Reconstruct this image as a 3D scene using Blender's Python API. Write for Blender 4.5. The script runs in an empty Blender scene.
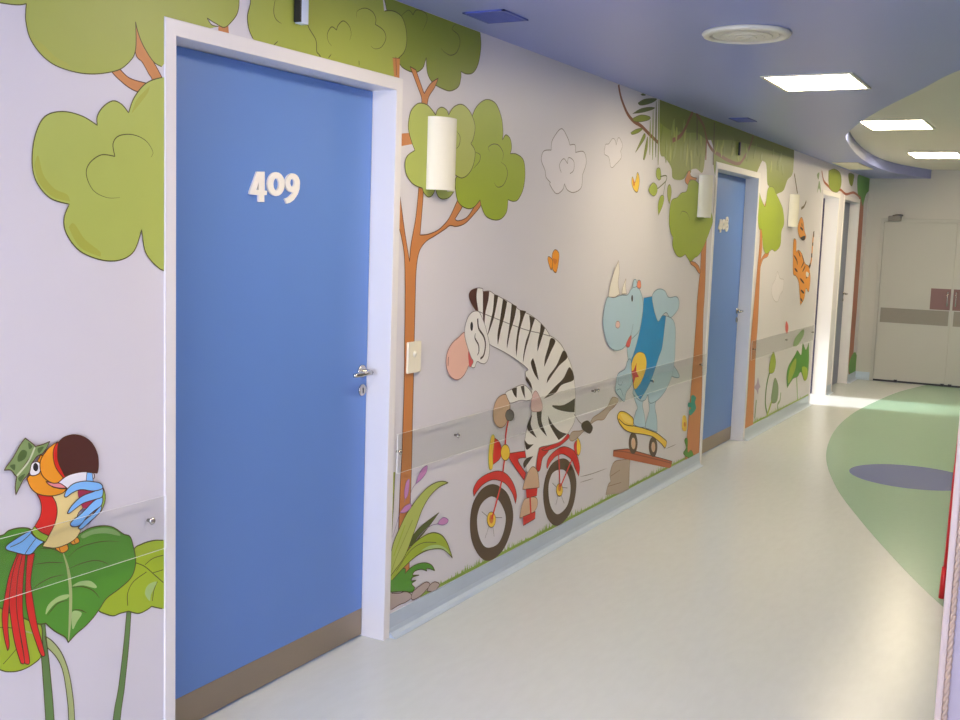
import bpy, bmesh, math, random
from mathutils import Vector, Matrix
from mathutils.geometry import tessellate_polygon
random.seed(7)
SC = bpy.context.scene
COL = SC.collection

# ------------------------------------------------------------------ materials
def srgb(r, g, b):
    f = lambda c: (c/255/12.92) if c/255 <= 0.04045 else ((c/255+0.055)/1.055)**2.4
    return (f(r), f(g), f(b), 1.0)

def mat(name, rgb, rough=0.5, metal=0.0, spec=0.5, vary=0.04, scale=40.0, bump=0.0, coat=0.0, stretch=None, bscale=None):
    m = bpy.data.materials.new(name); m.use_nodes = True
    nt = m.node_tree; N = nt.nodes; L = nt.links
    b = N['Principled BSDF']
    c = srgb(*rgb)
    b.inputs['Roughness'].default_value = rough
    b.inputs['Metallic'].default_value = metal
    b.inputs['Specular IOR Level'].default_value = spec
    b.inputs['Coat Weight'].default_value = coat
    tc = N.new('ShaderNodeTexCoord'); src = tc.outputs['Object']
    if stretch:
        mp = N.new('ShaderNodeMapping'); mp.inputs['Scale'].default_value = stretch
        L.new(src, mp.inputs['Vector']); src = mp.outputs['Vector']
    no = N.new('ShaderNodeTexNoise'); no.inputs['Scale'].default_value = scale; no.inputs['Detail'].default_value = 3
    L.new(src, no.inputs['Vector'])
    mx = N.new('ShaderNodeMix'); mx.data_type = 'RGBA'
    mx.inputs[6].default_value = [x*(1-vary) for x in c[:3]]+[1]
    mx.inputs[7].default_value = [min(1, x*(1+vary)) for x in c[:3]]+[1]
    L.new(no.outputs['Fac'], mx.inputs[0]); L.new(mx.outputs[2], b.inputs['Base Color'])
    if bump:
        bp = N.new('ShaderNodeBump'); bp.inputs['Strength'].default_value = bump; bp.inputs['Distance'].default_value = 0.01
        n2 = N.new('ShaderNodeTexNoise'); n2.inputs['Scale'].default_value = bscale or scale*2; L.new(src, n2.inputs['Vector'])
        L.new(n2.outputs['Fac'], bp.inputs['Height']); L.new(bp.outputs['Normal'], b.inputs['Normal'])
    return m

def emit(name, rgb, strength):
    m = bpy.data.materials.new(name); m.use_nodes = True
    b = m.node_tree.nodes['Principled BSDF']
    b.inputs['Base Color'].default_value = srgb(240, 240, 235)
    b.inputs['Emission Color'].default_value = srgb(*rgb)
    b.inputs['Emission Strength'].default_value = strength
    return m

def clear(name, tint, rough=0.03, ior=1.45):
    m = bpy.data.materials.new(name); m.use_nodes = True
    nt = m.node_tree; N = nt.nodes; L = nt.links
    out = N['Material Output']; N.remove(N['Principled BSDF'])
    t = N.new('ShaderNodeBsdfTransparent'); t.inputs[0].default_value = (*tint, 1)
    g = N.new('ShaderNodeBsdfGlossy'); g.inputs['Roughness'].default_value = rough
    lw = N.new('ShaderNodeLayerWeight'); lw.inputs['Blend'].default_value = 0.5
    pw = N.new('ShaderNodeMath'); pw.operation = 'POWER'; pw.inputs[1].default_value = 3.0
    fr = N.new('ShaderNodeMath'); fr.operation = 'MULTIPLY_ADD'; fr.inputs[1].default_value = 0.16; fr.inputs[2].default_value = 0.02
    L.new(lw.outputs['Facing'], pw.inputs[0]); L.new(pw.outputs[0], fr.inputs[0])
    mx = N.new('ShaderNodeMixShader')
    L.new(fr.outputs[0], mx.inputs[0]); L.new(t.outputs[0], mx.inputs[1]); L.new(g.outputs[0], mx.inputs[2]); L.new(mx.outputs[0], out.inputs[0])
    return m

M = {}
M['wall'] = mat('wall_paint', (220, 216, 220), 0.42, vary=0.012, scale=3, bump=0.03, bscale=260)
M['wall_lav'] = mat('lavender_wall_paint', (188, 176, 184), 0.45, vary=0.015, scale=3)
M['wall_end'] = mat('cream_wall_paint', (190, 187, 178), 0.45, vary=0.015, scale=3)
M['soffit'] = mat('blue_ceiling_paint', (146, 156, 214), 0.35, vary=0.015, scale=2)
M['ceil'] = mat('cream_ceiling_paint', (228, 222, 210), 0.5, vary=0.015, scale=2)
M['floor'] = mat('cream_vinyl_floor', (203, 208, 207), 0.25, spec=0.25, vary=0.05, scale=9, stretch=(3.5, 1, 1), bump=0.02, bscale=7)
M['green'] = mat('green_vinyl_floor', (150, 184, 158), 0.21, vary=0.03, scale=26, bump=0.02, bscale=7)
M['disc'] = mat('slate_blue_vinyl_floor', (96, 110, 166), 0.21, vary=0.03, scale=26)
M['skirt'] = mat('pale_blue_vinyl_skirting', (186, 200, 214), 0.3, vary=0.03, scale=14)
M['frame'] = mat('white_lacquer', (232, 228, 226), 0.35, vary=0.012, scale=4)
M['blue'] = mat('blue_door_laminate', (98, 136, 204), 0.42, vary=0.02, scale=3, bump=0.02, bscale=300)
M['greydoor'] = mat('grey_blue_door_laminate', (120, 128, 150), 0.45, vary=0.02, scale=3)
M['enddoor'] = mat('pale_grey_door_laminate', (184, 183, 174), 0.45, vary=0.015, scale=3)
M['steel'] = mat('brushed_steel', (158, 144, 126), 0.4, metal=0.6, vary=0.05, scale=30, stretch=(1, 1, 60))
M['chrome'] = mat('satin_chrome', (200, 196, 188), 0.22, metal=1.0, vary=0.02)
M['brown'] = mat('brown_plate', (122, 86, 78), 0.4, vary=0.04)
M['black'] = mat('black_plastic_and_gap_shade', (26, 24, 26), 0.45, vary=0.05)
M['white_pl'] = mat('white_plastic', (228, 224, 206), 0.4, vary=0.01)
M['ivory'] = mat('ivory_plastic', (238, 230, 206), 0.35, vary=0.01)
M['bluevent'] = mat('deep_blue_paint', (84, 98, 180), 0.45, vary=0.03)
M['sign_pale'] = mat('pale_blue_plastic', (208, 218, 236), 0.35, vary=0.02)
M['number'] = mat('white_number_plastic', (242, 236, 226), 0.4, vary=0.01)
M['rope'] = mat('twisted_rope_edging', (206, 180, 156), 0.6, vary=0.12, scale=120)
M['redpole'] = mat('glossy_red_paint', (205, 24, 34), 0.3, vary=0.03)
M['band'] = mat('dull_steel_band', (136, 130, 118), 0.5, metal=0.25, vary=0.04, scale=30)
M['darkdoor'] = mat('dark_violet_door_laminate', (74, 68, 102), 0.5, vary=0.02)
M['trim'] = mat('pinkish_white_trim', (216, 196, 184), 0.4, vary=0.02)
M['lamp'] = emit('lit_diffuser', (255, 237, 202), 33.0)
M['acrylic'] = clear('clear_acrylic', (0.975, 0.977, 0.975))
M['acrylic_edge'] = mat('frosted_acrylic_edge', (236, 236, 232), 0.3, vary=0.02)
M['glass'] = clear('window_glass', (0.98, 0.99, 1.0))
PAINT = dict(leaf_rim=(172, 176, 70), leaf_soft2=(142, 156, 74), leaf_olive2=(124, 140, 44), leaf_light=(178, 190, 92), leaf_mid=(166, 176, 76), leaf_olive=(134, 148, 48), leaf_lime=(160, 180, 44), leaf_yellow=(166, 190, 42), leaf_deep=(84, 150, 40), leaf_dark=(74, 110, 30), leaf_ink=(84, 96, 34), leaf_shade=(112, 124, 36), leaf_pale=(172, 200, 124), leaf_soft=(138, 176, 104), leaf_dull=(136, 158, 112),
 ink_green=(84, 82, 30), ink_brown=(82, 46, 22), ink_black=(34, 26, 24), ink_soft=(142, 132, 126), ink_grey=(120, 112, 104), ink_rose=(166, 112, 104), ink_tan=(140, 112, 88), ink_blue=(106, 136, 158), ink_lilac=(144, 112, 158),
 bark=(204, 132, 74), bark_red=(164, 88, 58), vine=(134, 82, 52), vine_dark=(98, 78, 42), stem_dark=(104, 138, 74), stem_pale=(176, 188, 122), red=(222, 40, 30), red_deep=(200, 40, 40), red_soft=(222, 96, 92), maroon_red=(168, 44, 76), maroon=(82, 40, 32), orange=(246, 160, 36), orange_deep=(222, 128, 38), cream=(242, 220, 146), lime=(156, 196, 50), sky=(132, 194, 246), pink=(240, 146, 150), white=(244, 242, 242), camo=(134, 158, 96), camo_pale=(206, 214, 176), camo_dark=(84, 108, 54),
 stone=(186, 168, 158), lilac=(204, 138, 190), tyre=(86, 64, 40), yellow=(246, 206, 62), yellow_pale=(250, 220, 110), grey_dark=(116, 108, 100), zebra_white=(240, 236, 228), stripe=(66, 50, 30), stripe_red=(78, 44, 32), skin_pink=(240, 192, 172), skin_rose=(232, 196, 188), skin_tan=(216, 180, 146), rope=(182, 164, 146), rhino=(178, 206, 222), shirt_blue=(0, 140, 204), horn=(234, 228, 218), coral=(246, 146, 110), plank=(184, 94, 46), plank_dark=(140, 66, 30), tiger=(240, 156, 46), lilac_grey=(182, 160, 184), teal=(40, 150, 132), cloud=(228, 223, 227), grass=(146, 176, 66))
def paint(n):
    k = 'decal_'+n
    if k not in M: M[k] = mat(k, PAINT[n], 0.42, vary=0.03, scale=9)
    return M[k]

# ------------------------------------------------------------------ helpers
def link(name, me, parent=None):
    o = bpy.data.objects.new(name, me); COL.objects.link(o)
    if parent:
        o.parent = parent
        o.matrix_parent_inverse = Matrix.Translation(-Vector(parent.location)) if parent.parent is None else parent.matrix_parent_inverse.copy()
        if parent.parent is not None:
            o.matrix_parent_inverse = Matrix.Identity(4)
    return o

def build(name, bm, mats, parent=None, smooth=False):
    bmesh.ops.recalc_face_normals(bm, faces=bm.faces[:])
    me = bpy.data.meshes.new(name)
    if parent is not None:
        off = origin(parent)
        for v in bm.verts: v.co -= off
    if smooth:
        for f in bm.faces: f.smooth = True
    bm.to_mesh(me); bm.free()
    for m in (mats if isinstance(mats, (list, tuple)) else [mats]): me.materials.append(m)
    o = bpy.data.objects.new(name, me); COL.objects.link(o)
    if parent is not None: o.parent = parent
    return o

def origin(o):
    v = Vector((0, 0, 0))
    while o is not None:
        v += Vector(o.location); o = o.parent
    return v

def tag(o, label=None, cat=None, group=None, kind=None):
    if label: o['label'] = label
    if cat: o['category'] = cat
    if group: o['group'] = group
    if kind: o['kind'] = kind
    return o

def thing(name, loc, label, cat, group=None, kind=None):
    o = bpy.data.objects.new(name, None); COL.objects.link(o); o.location = loc
    o.empty_display_size = 0.1
    return tag(o, label, cat, group, kind)

def box(bm, x0, x1, y0, y1, z0, z1, bevel=0.0, mi=0):
    r = bmesh.ops.create_cube(bm, size=1.0)
    vs = r['verts']
    for v in vs:
        v.co = Vector(((x0+x1)/2+v.co.x*(x1-x0), (y0+y1)/2+v.co.y*(y1-y0), (z0+z1)/2+v.co.z*(z1-z0)))
    fs = set(f for v in vs for f in v.link_faces)
    for f in fs: f.material_index = mi
    if bevel:
        es = list(set(e for v in vs for e in v.link_edges))
        r2 = bmesh.ops.bevel(bm, geom=es, offset=bevel, segments=2, affect='EDGES', profile=0.6)
        for f in r2['faces']: f.material_index = mi

def tube(bm, pts, r, seg=10, mi=0, caps=True):
    pts = [Vector(p) for p in pts]; rings = []
    rs = r if isinstance(r, (list, tuple)) else [r]*len(pts)
    up = None
    for i, p in enumerate(pts):
        t = (pts[min(i+1, len(pts)-1)]-pts[max(i-1, 0)]).normalized()
        if up is None:
            up = Vector((0, 0, 1)) if abs(t.z) < 0.9 else Vector((1, 0, 0))
        u = (up-t*up.dot(t)).normalized(); w = t.cross(u); up = u
        rings.append([bm.verts.new(p+rs[i]*(math.cos(a)*u+math.sin(a)*w)) for a in [2*math.pi*k/seg for k in range(seg)]])
    for a, b in zip(rings, rings[1:]):
        for k in range(seg):
            f = bm.faces.new((a[k], a[(k+1) % seg], b[(k+1) % seg], b[k])); f.material_index = mi; f.smooth = True
    if caps:
        for q in (rings[0], rings[-1]):
            f = bm.faces.new(q); f.material_index = mi

def lathe(bm, prof, axis='z', center=(0, 0, 0), seg=40, mi=0):
    c = Vector(center); rings = []
    for r, h in prof:
        ring = []
        for k in range(seg):
            a = 2*math.pi*k/seg
            p = Vector((r*math.cos(a), r*math.sin(a), h)) if axis == 'z' else Vector((h, r*math.cos(a), r*math.sin(a)))
            ring.append(bm.verts.new(c+p))
        rings.append(ring)
    for a, b in zip(rings, rings[1:]):
        for k in range(seg):
            f = bm.faces.new((a[k], a[(k+1) % seg], b[(k+1) % seg], b[k])); f.material_index = mi; f.smooth = True
    for q in (rings[0], rings[-1]):
        try: bm.faces.new(q).material_index = mi
        except ValueError: pass

def prism(bm, loops, to3, h0, h1, mi=0, side=None):
    """Solid from 2D loops (first outer, rest holes); to3(u, v, h) places it."""
    tri = tessellate_polygon([[Vector((u, v, 0)) for u, v in lp] for lp in loops])
    flat = [p for lp in loops for p in lp]
    top = [bm.verts.new(to3(u, v, h1)) for u, v in flat]
    bot = [bm.verts.new(to3(u, v, h0)) for u, v in flat]
    for t in tri:
        for vs in (top, bot):
            try: bm.faces.new([vs[i] for i in t]).material_index = mi
            except ValueError: pass
    k = 0
    for lp in loops:
        n = len(lp)
        for i in range(n):
            a, b = k+i, k+(i+1) % n
            try: bm.faces.new((top[a], top[b], bot[b], bot[a])).material_index = mi if side is None else side
            except ValueError: pass
        k += n

def spline(P, closed=True, n=6):
    """Catmull-Rom through points; a third value marks a sharp corner."""
    N = len(P); out = []
    co = [Vector((p[0], p[1])) for p in P]; cr = [len(p) > 2 for p in P]
    for i in range(N if closed else N-1):
        a, b = i, (i+1) % N
        p1, p2 = co[a], co[b]
        if cr[a] and cr[b]:
            out.append(p1); continue
        p0 = co[a-1] if (closed or a > 0) and not cr[a] else p1
        p3 = co[(b+1) % N] if (closed or b < N-1) and not cr[b] else p2
        for k in range(n):
            t = k/n
            out.append(0.5*((2*p1)+(p2-p0)*t+(2*p0-5*p1+4*p2-p3)*t*t+(3*p1-3*p2-p0+p3)*t**3))
    if not closed: out.append(co[-1])
    return out

# ------------------------------------------------------------------ place constants
YE = 13.5            # end wall
ZS, ZR = 2.375, 2.475   # blue soffit, raised cream ceiling
DOORS = [(2.213, 3.391, 0.041), (7.33, 8.508, 0.041), (10.88, 11.77, 0.045), (12.0, 12.96, 0.045)]
ZF = 2.107           # frame height

# ------------------------------------------------------------------ setting
bm = bmesh.new()
ys = [-4.0]
for a, b, w in DOORS: ys += [a+0.008, b-0.008]
ys.append(YE+0.15)
for i in range(0, len(ys), 2): box(bm, -0.14, 0, ys[i], ys[i+1], 0, 2.6)
for i in range(1, len(ys)-1, 2): box(bm, -0.14, 0, ys[i], ys[i+1], ZF-0.008, 2.6)
tag(build('wall_left', bm, M['wall']), 'long white left corridor wall carrying the jungle mural', 'wall', kind='structure')

bm = bmesh.new(); box(bm, 0, 5.15, YE, YE+0.15, 0, 2.6)
tag(build('wall_end', bm, M['wall_end']), 'cream end wall of the corridor around the double door', 'wall', kind='structure')

bm = bmesh.new()
box(bm, 3.2, 3.35, -4, 3.0, 0, 2.6)
box(bm, 1.992, 5.15, 3.0, 3.2, 0, 2.6)
box(bm, 5.0, 5.15, 3.2, 8.8, 0, 2.6)
box(bm, 2.05, 5.15, 8.8, 8.95, 0, 2.6)
box(bm, 2.05, 2.2, 8.95, YE, 0, 2.6)
tag(build('wall_right', bm, M['wall_lav']), 'lavender right wall whose near edge carries a rope edging', 'wall', kind='structure')

bm = bmesh.new()
WX0, WX1, WZ0, WZ1 = 0.5, 2.7, 0.95, 2.15
box(bm, -0.14, 3.35, -4.15, -4, 0, WZ0); box(bm, -0.14, 3.35, -4.15, -4, WZ1, 2.6)
box(bm, -0.14, WX0, -4.15, -4, WZ0, WZ1); box(bm, WX1, 3.35, -4.15, -4, WZ0, WZ1)
tag(build('wall_back', bm, M['wall']), 'white wall behind the viewer with a window', 'wall', kind='structure')
win = thing('window_1', (1.6, -4.07, WZ0), 'white framed window in the wall behind the viewer', 'window', kind='structure')
bm = bmesh.new()
for a, b, c, d in ((WX0, WX0+.05, WZ0, WZ1), (WX1-.05, WX1, WZ0, WZ1), (WX0, WX1, WZ0, WZ0+.05), (WX0, WX1, WZ1-.05, WZ1), (1.575, 1.625, WZ0, WZ1)): box(bm, a, b, -4.11, -4.05, c, d)
build('window_frame', bm, M['frame'], win)
bm = bmesh.new(); box(bm, WX0+.03, WX1-.03, -4.085, -4.079, WZ0+.03, WZ1-.03)
build('pane', bm, M['glass'], win)

# bright side room behind the open third doorway
bm = bmesh.new()
RX, RY0, RY1 = -3.6, 9.6, 11.95
box(bm, RX-.12, -.14, RY0-.12, RY0, -.12, 2.6); box(bm, RX-.12, -.14, RY1, RY1+.12, -.12, 2.6)
box(bm, RX-.12, RX, RY0, 9.75, -.12, 2.6); box(bm, RX-.12, RX, 11.7, RY1, -.12, 2.6); box(bm, RX-.12, RX, 9.75, 11.7, -.12, .9); box(bm, RX-.12, RX, 9.75, 11.7, 2.25, 2.6)
tag(build('wall_room', bm, M['wall']), 'walls of the side room seen through the open doorway', 'wall', kind='structure')
bm = bmesh.new(); box(bm, RX-.12, -.14, RY0, RY1, -.12, 0)
tag(build('floor_room', bm, M['floor']), 'cream floor of the side room', 'floor', kind='structure')
bm = bmesh.new(); box(bm, RX-.12, -.14, RY0-.12, RY1+.12, 2.6, 2.7)
tag(build('ceiling_room', bm, M['ceil']), 'cream ceiling of the side room', 'ceiling', kind='structure')
win = thing('window_2', (RX-.05, 10.725, .9), 'white framed window of the side room', 'window', kind='structure')
bm = bmesh.new()
for a, b, c, d in ((9.75, 9.8, .9, 2.25), (11.65, 11.7, .9, 2.25), (9.75, 11.7, .9, .95), (9.75, 11.7, 2.2, 2.25)): box(bm, RX-.08, RX-.02, a, b, c, d)
build('window_frame', bm, M['frame'], win)
bm = bmesh.new(); box(bm, RX-.053, RX-.047, 9.78, 11.67, .93, 2.22); build('pane', bm, M['glass'], win)

# floor with inlays
bm = bmesh.new(); box(bm, -0.14, 5.15, -4.15, YE+.15, -0.12, 0)
floor = tag(build('floor', bm, M['floor']), 'glossy cream vinyl corridor floor', 'floor', kind='structure')
ARC = [(3.4, 2.9), (2.6, 3.75), (2.1, 4.52), (1.815, 5.053), (1.567, 5.606), (1.241, 6.42), (0.938, 7.284), (0.679, 8.313), (0.517, 9.52), (0.477, 10.6), (0.52, 11.5), (0.62, 12.6), (0.80, 13.5)]
arc = [(p.x, p.y) for p in spline(ARC, closed=False, n=6)]
arc = [(x, y) for x, y in arc if y > 3.2]
zup = lambda u, v, h: Vector((u, v, h))
bm = bmesh.new(); prism(bm, [[(x, y) for x, y in arc]+[(4.99, 13.5), (4.99, 3.22)]], zup, 0.0002, 0.0008)
build('floor_inlay', bm, M['green'], floor)['label'] = 'green curved area of the vinyl floor'
bm = bmesh.new(); prism(bm, [[(1.338+.41*math.cos(t*math.pi/36), 7.888+.41*math.sin(t*math.pi/36)) for t in range(72)]], zup, 0.001, 0.0015)
build('floor_disc', bm, M['disc'], floor)['label'] = 'slate blue round spot inlaid in the green floor'

# ceiling
CARC = [(3.4, 2.75), (2.6, 3.85), (2.1, 4.72), (1.668, 5.479), (1.425, 6.098), (1.16, 6.77), (0.91, 7.472), (0.727, 8.088), (0.60, 8.65), (0.442, 10.0), (0.36, 11.36), (0.42, 12.5), (0.67, 13.5)]
carc = [(p.x, p.y) for p in spline(CARC, closed=False, n=6)]
bm = bmesh.new(); box(bm, -0.14, 2.3, -4.15, YE+.15, ZR, ZR+.12); box(bm, 2.3, 5.15, -4.15, 8.95, ZR, ZR+.12)
ceil = tag(build('ceiling', bm, M['ceil']), 'corridor ceiling with blue lowered border and cream raised middle', 'ceiling', kind='structure')
bm = bmesh.new(); prism(bm, [[(0, -4), (3.2, -4), (3.2, 3.0)]+[p for p in carc if p[0] < 3.2]+[(0, 13.5)]], zup, ZS, ZR)
build('soffit', bm, M['soffit'], ceil)['label'] = 'blue lowered border of the ceiling with a curved edge'

# skirting with coved foot
def skirt(name, runs, label):
    prof = [(0.0, 0.092), (0.004, 0.092), (0.004, 0.035), (0.009, 0.018), (0.02, 0.007), (0.036, 0.0015), (0.036, 0.0), (0.0, 0.0)]
    bm = bmesh.new()
    for kind, fixed, a, b in runs:
        if kind == 'x': prism(bm, [prof], lambda u, v, h: Vector((fixed+u, h, v)), a, b)
        else: prism(bm, [prof], lambda u, v, h: Vector((h, fixed-u, v)), a, b)
    return tag(build(name, bm, M['skirt']), label, 'skirting', kind='structure')
skirt('baseboard_left', [('x', 0, -4, 2.213), ('x', 0, 3.391, 7.33), ('x', 0, 8.508, 10.88), ('x', 0, 11.77, 12.0), ('x', 0, 12.96, YE)], 'pale blue coved skirting along the mural wall')
skirt('baseboard_end', [('y', YE, 0.0, 0.17)], 'pale blue skirting on the end wall beside the double door')

# edge of the right wall: white corner strip, rope edging
bm = bmesh.new(); box(bm, 1.977, 1.995, 2.985, 3.2, 0, ZS, 0.006)
tag(build('trim_1', bm, M['trim']), 'white corner strip on the near edge of the right wall', 'trim', kind='structure')
bm = bmesh.new()
for ph in (0, math.pi):
    tube(bm, [(2.0015+0.0035*math.cos(ph+z*2*math.pi/0.045), 2.992+0.0035*math.sin(ph+z*2*math.pi/0.045), z) for z in [0.002+0.0075*i for i in range(int(2.37/0.0075))]], 0.0048, seg=6)
tag(build('trim_2', bm, M['rope'], smooth=True), 'twisted rope edging strip beside the white corner strip', 'trim', kind='structure')

# ------------------------------------------------------------------ doors in the left wall
DIG={"4":[[[2.7038,1.7284],[2.7407,1.7309],[2.7417,1.6711],[2.7537,1.6712],[2.7513,1.6577],[2.74,1.6565],[2.7404,1.6347],[2.7126,1.6335],[2.7122,1.6551],[2.6696,1.6561],[2.6702,1.6626]],[[2.7127,1.6972],[2.7131,1.672],[2.7013,1.6714]]],"0":[[[2.8423,1.6974],[2.8404,1.6853],[2.8344,1.6741],[2.8249,1.665],[2.8129,1.6589],[2.7996,1.6564],[2.7863,1.6577],[2.7743,1.6625],[2.7647,1.6705],[2.7586,1.6808],[2.7563,1.6925],[2.7582,1.7044],[2.764,1.7153],[2.7732,1.7244],[2.7849,1.7306],[2.7981,1.7333],[2.8115,1.7323],[2.8237,1.7276],[2.8335,1.7197],[2.8399,1.7093]],[[2.8135,1.695],[2.8129,1.6889],[2.8109,1.6833],[2.8077,1.6788],[2.8037,1.6758],[2.7992,1.6746],[2.7947,1.6753],[2.7906,1.6779],[2.7873,1.682],[2.7851,1.6874],[2.7843,1.6934],[2.7849,1.6994],[2.7869,1.705],[2.79,1.7095],[2.794,1.7125],[2.7985,1.7138],[2.803,1.7131],[2.8071,1.7105],[2.8105,1.7064],[2.8127,1.7011]]],"9b":[[[2.9213,1.7057],[2.9196,1.6959],[2.9144,1.6868],[2.906,1.6794],[2.8954,1.6744],[2.8837,1.6722],[2.8719,1.6732],[2.8613,1.677],[2.8529,1.6835],[2.8474,1.6918],[2.8453,1.7013],[2.847,1.711],[2.8521,1.7199],[2.8603,1.7273],[2.8707,1.7324],[2.8823,1.7347],[2.8941,1.7339],[2.9049,1.7302],[2.9135,1.7238],[2.9192,1.7154]],[[2.8926,1.7046],[2.8921,1.7005],[2.8906,1.6968],[2.8882,1.6938],[2.8851,1.6917],[2.8817,1.6909],[2.8782,1.6914],[2.875,1.693],[2.8725,1.6958],[2.8708,1.6993],[2.8702,1.7033],[2.8707,1.7073],[2.8722,1.711],[2.8746,1.714],[2.8777,1.716],[2.8811,1.7169],[2.8846,1.7165],[2.8877,1.7148],[2.8903,1.7121],[2.892,1.7085]]],"9t":[[[2.8948,1.6791],[2.9104,1.7051],[2.9213,1.7057],[2.9197,1.6854],[2.9104,1.6673],[2.8914,1.6487],[2.8716,1.6386],[2.8538,1.6346],[2.8444,1.6491],[2.8633,1.6555],[2.881,1.6671]]]}

def ring_digit(bm, outer, inner, dy, dz=0, sc=1):
    prism(bm, [[(y+dy, z+dz) for y, z in outer], [(y+dy, z+dz) for y, z in inner]], lambda u, v, h: Vector((h, u, v)), -0.096, -0.089)
def make_door(n, Y0, Y1, w, leafmat, label, number=None, kick=True, lever=True, swung=False):
    d = thing('door_%d' % n, (0, (Y0+Y1)/2, 0), label, 'door', kind='structure')
    bm = bmesh.new()
    for a, b in ((Y0, Y0+w), (Y1-w, Y1)): box(bm, -0.139, 0.006, a, b, 0, ZF, 0.002)
    box(bm, -0.139, 0.006, Y0+w-.004, Y1-w+.004, ZF-0.044, ZF, 0.002)
    box(bm, -0.148, -0.136, Y0+w-.01, Y0+w+0.012, 0, ZF-.044)
    if not swung: box(bm, -0.148, -0.136, Y1-w-.012, Y1-w+.01, 0, ZF-.044)
    build('door_frame', bm, M['frame'], d)
    a, b = Y0+w+.003, Y1-w-.003
    bm = bmesh.new()
    if swung: box(bm, -0.14-(b-a), -0.142, b-.001, b+.037, 0.006, ZF-0.047, 0.0015)
    else: box(bm, -0.134, -0.096, a, b, 0.006, ZF-0.047, 0.0015)
    leaf = build('door_leaf', bm, leafmat, d)
    if kick:
        bm = bmesh.new(); box(bm, -0.0962, -0.0945, a+.002, b-.002, 0.008, 0.112)
        build('kick_plate', bm, M['steel'], leaf)['label'] = 'brushed steel kick plate'
    if lever:
        yl, zl = b-0.035, 1.035
        bm = bmesh.new()
        lathe(bm, [(0.0, -.097), (.024, -.097), (.024, -.091), (.019, -.0885), (0.0, -.0885)], 'x', (0, yl, zl), 24)
        tube(bm, [(-.09, yl, zl), (-.06, yl, zl), (-.048, yl-.006, zl), (-.044, yl-.03, zl), (-.044, yl-.105, zl-.002), (-.05, yl-.115, zl-.002)], [.0085, .0085, .009, .009, .008, .007], 12)
        build('lever_handle', bm, M['chrome'], leaf)['label'] = 'chrome lever handle'
        bm = bmesh.new()
        lathe(bm, [(0.0, -.097), (.022, -.097), (.022, -.0915), (.018, -.0895), (0.0, -.0895)], 'x', (0, yl+.005, zl-.072), 24)
        box(bm, -.0896, -.0888, yl+.0015, yl+.0085, zl-.084, zl-.062, mi=1)
        build('keyhole_cover', bm, [M['chrome'], M['black']], leaf)['label'] = 'round chrome keyhole cover'
    for ch, dy in (number or []):
        bm = bmesh.new()
        if ch == '4': prism(bm, [[(y+dy, z) for y, z in DIG['4'][0]], [(y+dy, z) for y, z in DIG['4'][1]]], lambda u, v, h: Vector((h, u, v)), -0.096, -0.089)
        if ch == '0': ring_digit(bm, *DIG['0'], dy)
        if ch == '9':
            ring_digit(bm, *DIG['9b'], dy); prism(bm, [[(y+dy, z) for y, z in DIG['9t'][0]]], lambda u, v, h: Vector((h, u, v)), -0.0959, -0.0892)
        if ch == '8':
            cy = sum(p[0] for p in DIG['9b'][0])/20+dy; cz = sum(p[1] for p in DIG['9b'][0])/20
            for dz, r0, r1, i0, i1 in ((.022, .031, .028, .011, .010), (-.026, .037, .034, .014, .013)):
                T = [2*math.pi*k/24 for k in range(24)]
                prism(bm, [[(cy+r0*math.cos(t), cz+dz+r1*math.sin(t)) for t in T], [(cy+i0*math.cos(t), cz+dz+i1*math.sin(t)) for t in T]], lambda u, v, h: Vector((h, u, v)), -0.096, -0.089)
        build('number_digit', bm, M['number'], leaf)['label'] = 'white raised number %s on the door' % {'4': 'four', '0': 'zero', '9': 'nine', '8': 'eight'}[ch]
    return d
make_door(1, *DOORS[0], M['blue'], 'nearest blue door numbered 409 with steel kick plate', [('4', 0), ('0', 0), ('9', 0)])
DY = DOORS[1][0]-DOORS[0][0]
make_door(2, *DOORS[1], M['blue'], 'blue door numbered 408 beyond the rhino picture', [('4', DY), ('0', DY), ('8', DY)])
make_door(3, *DOORS[2], M['darkdoor'], 'open doorway with cream lit jamb right of the tiger picture', kick=False, lever=False, swung=True)
make_door(4, *DOORS[3], M['greydoor'], 'farthest narrow doorway on the mural wall with small handle', kick=False)

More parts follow.
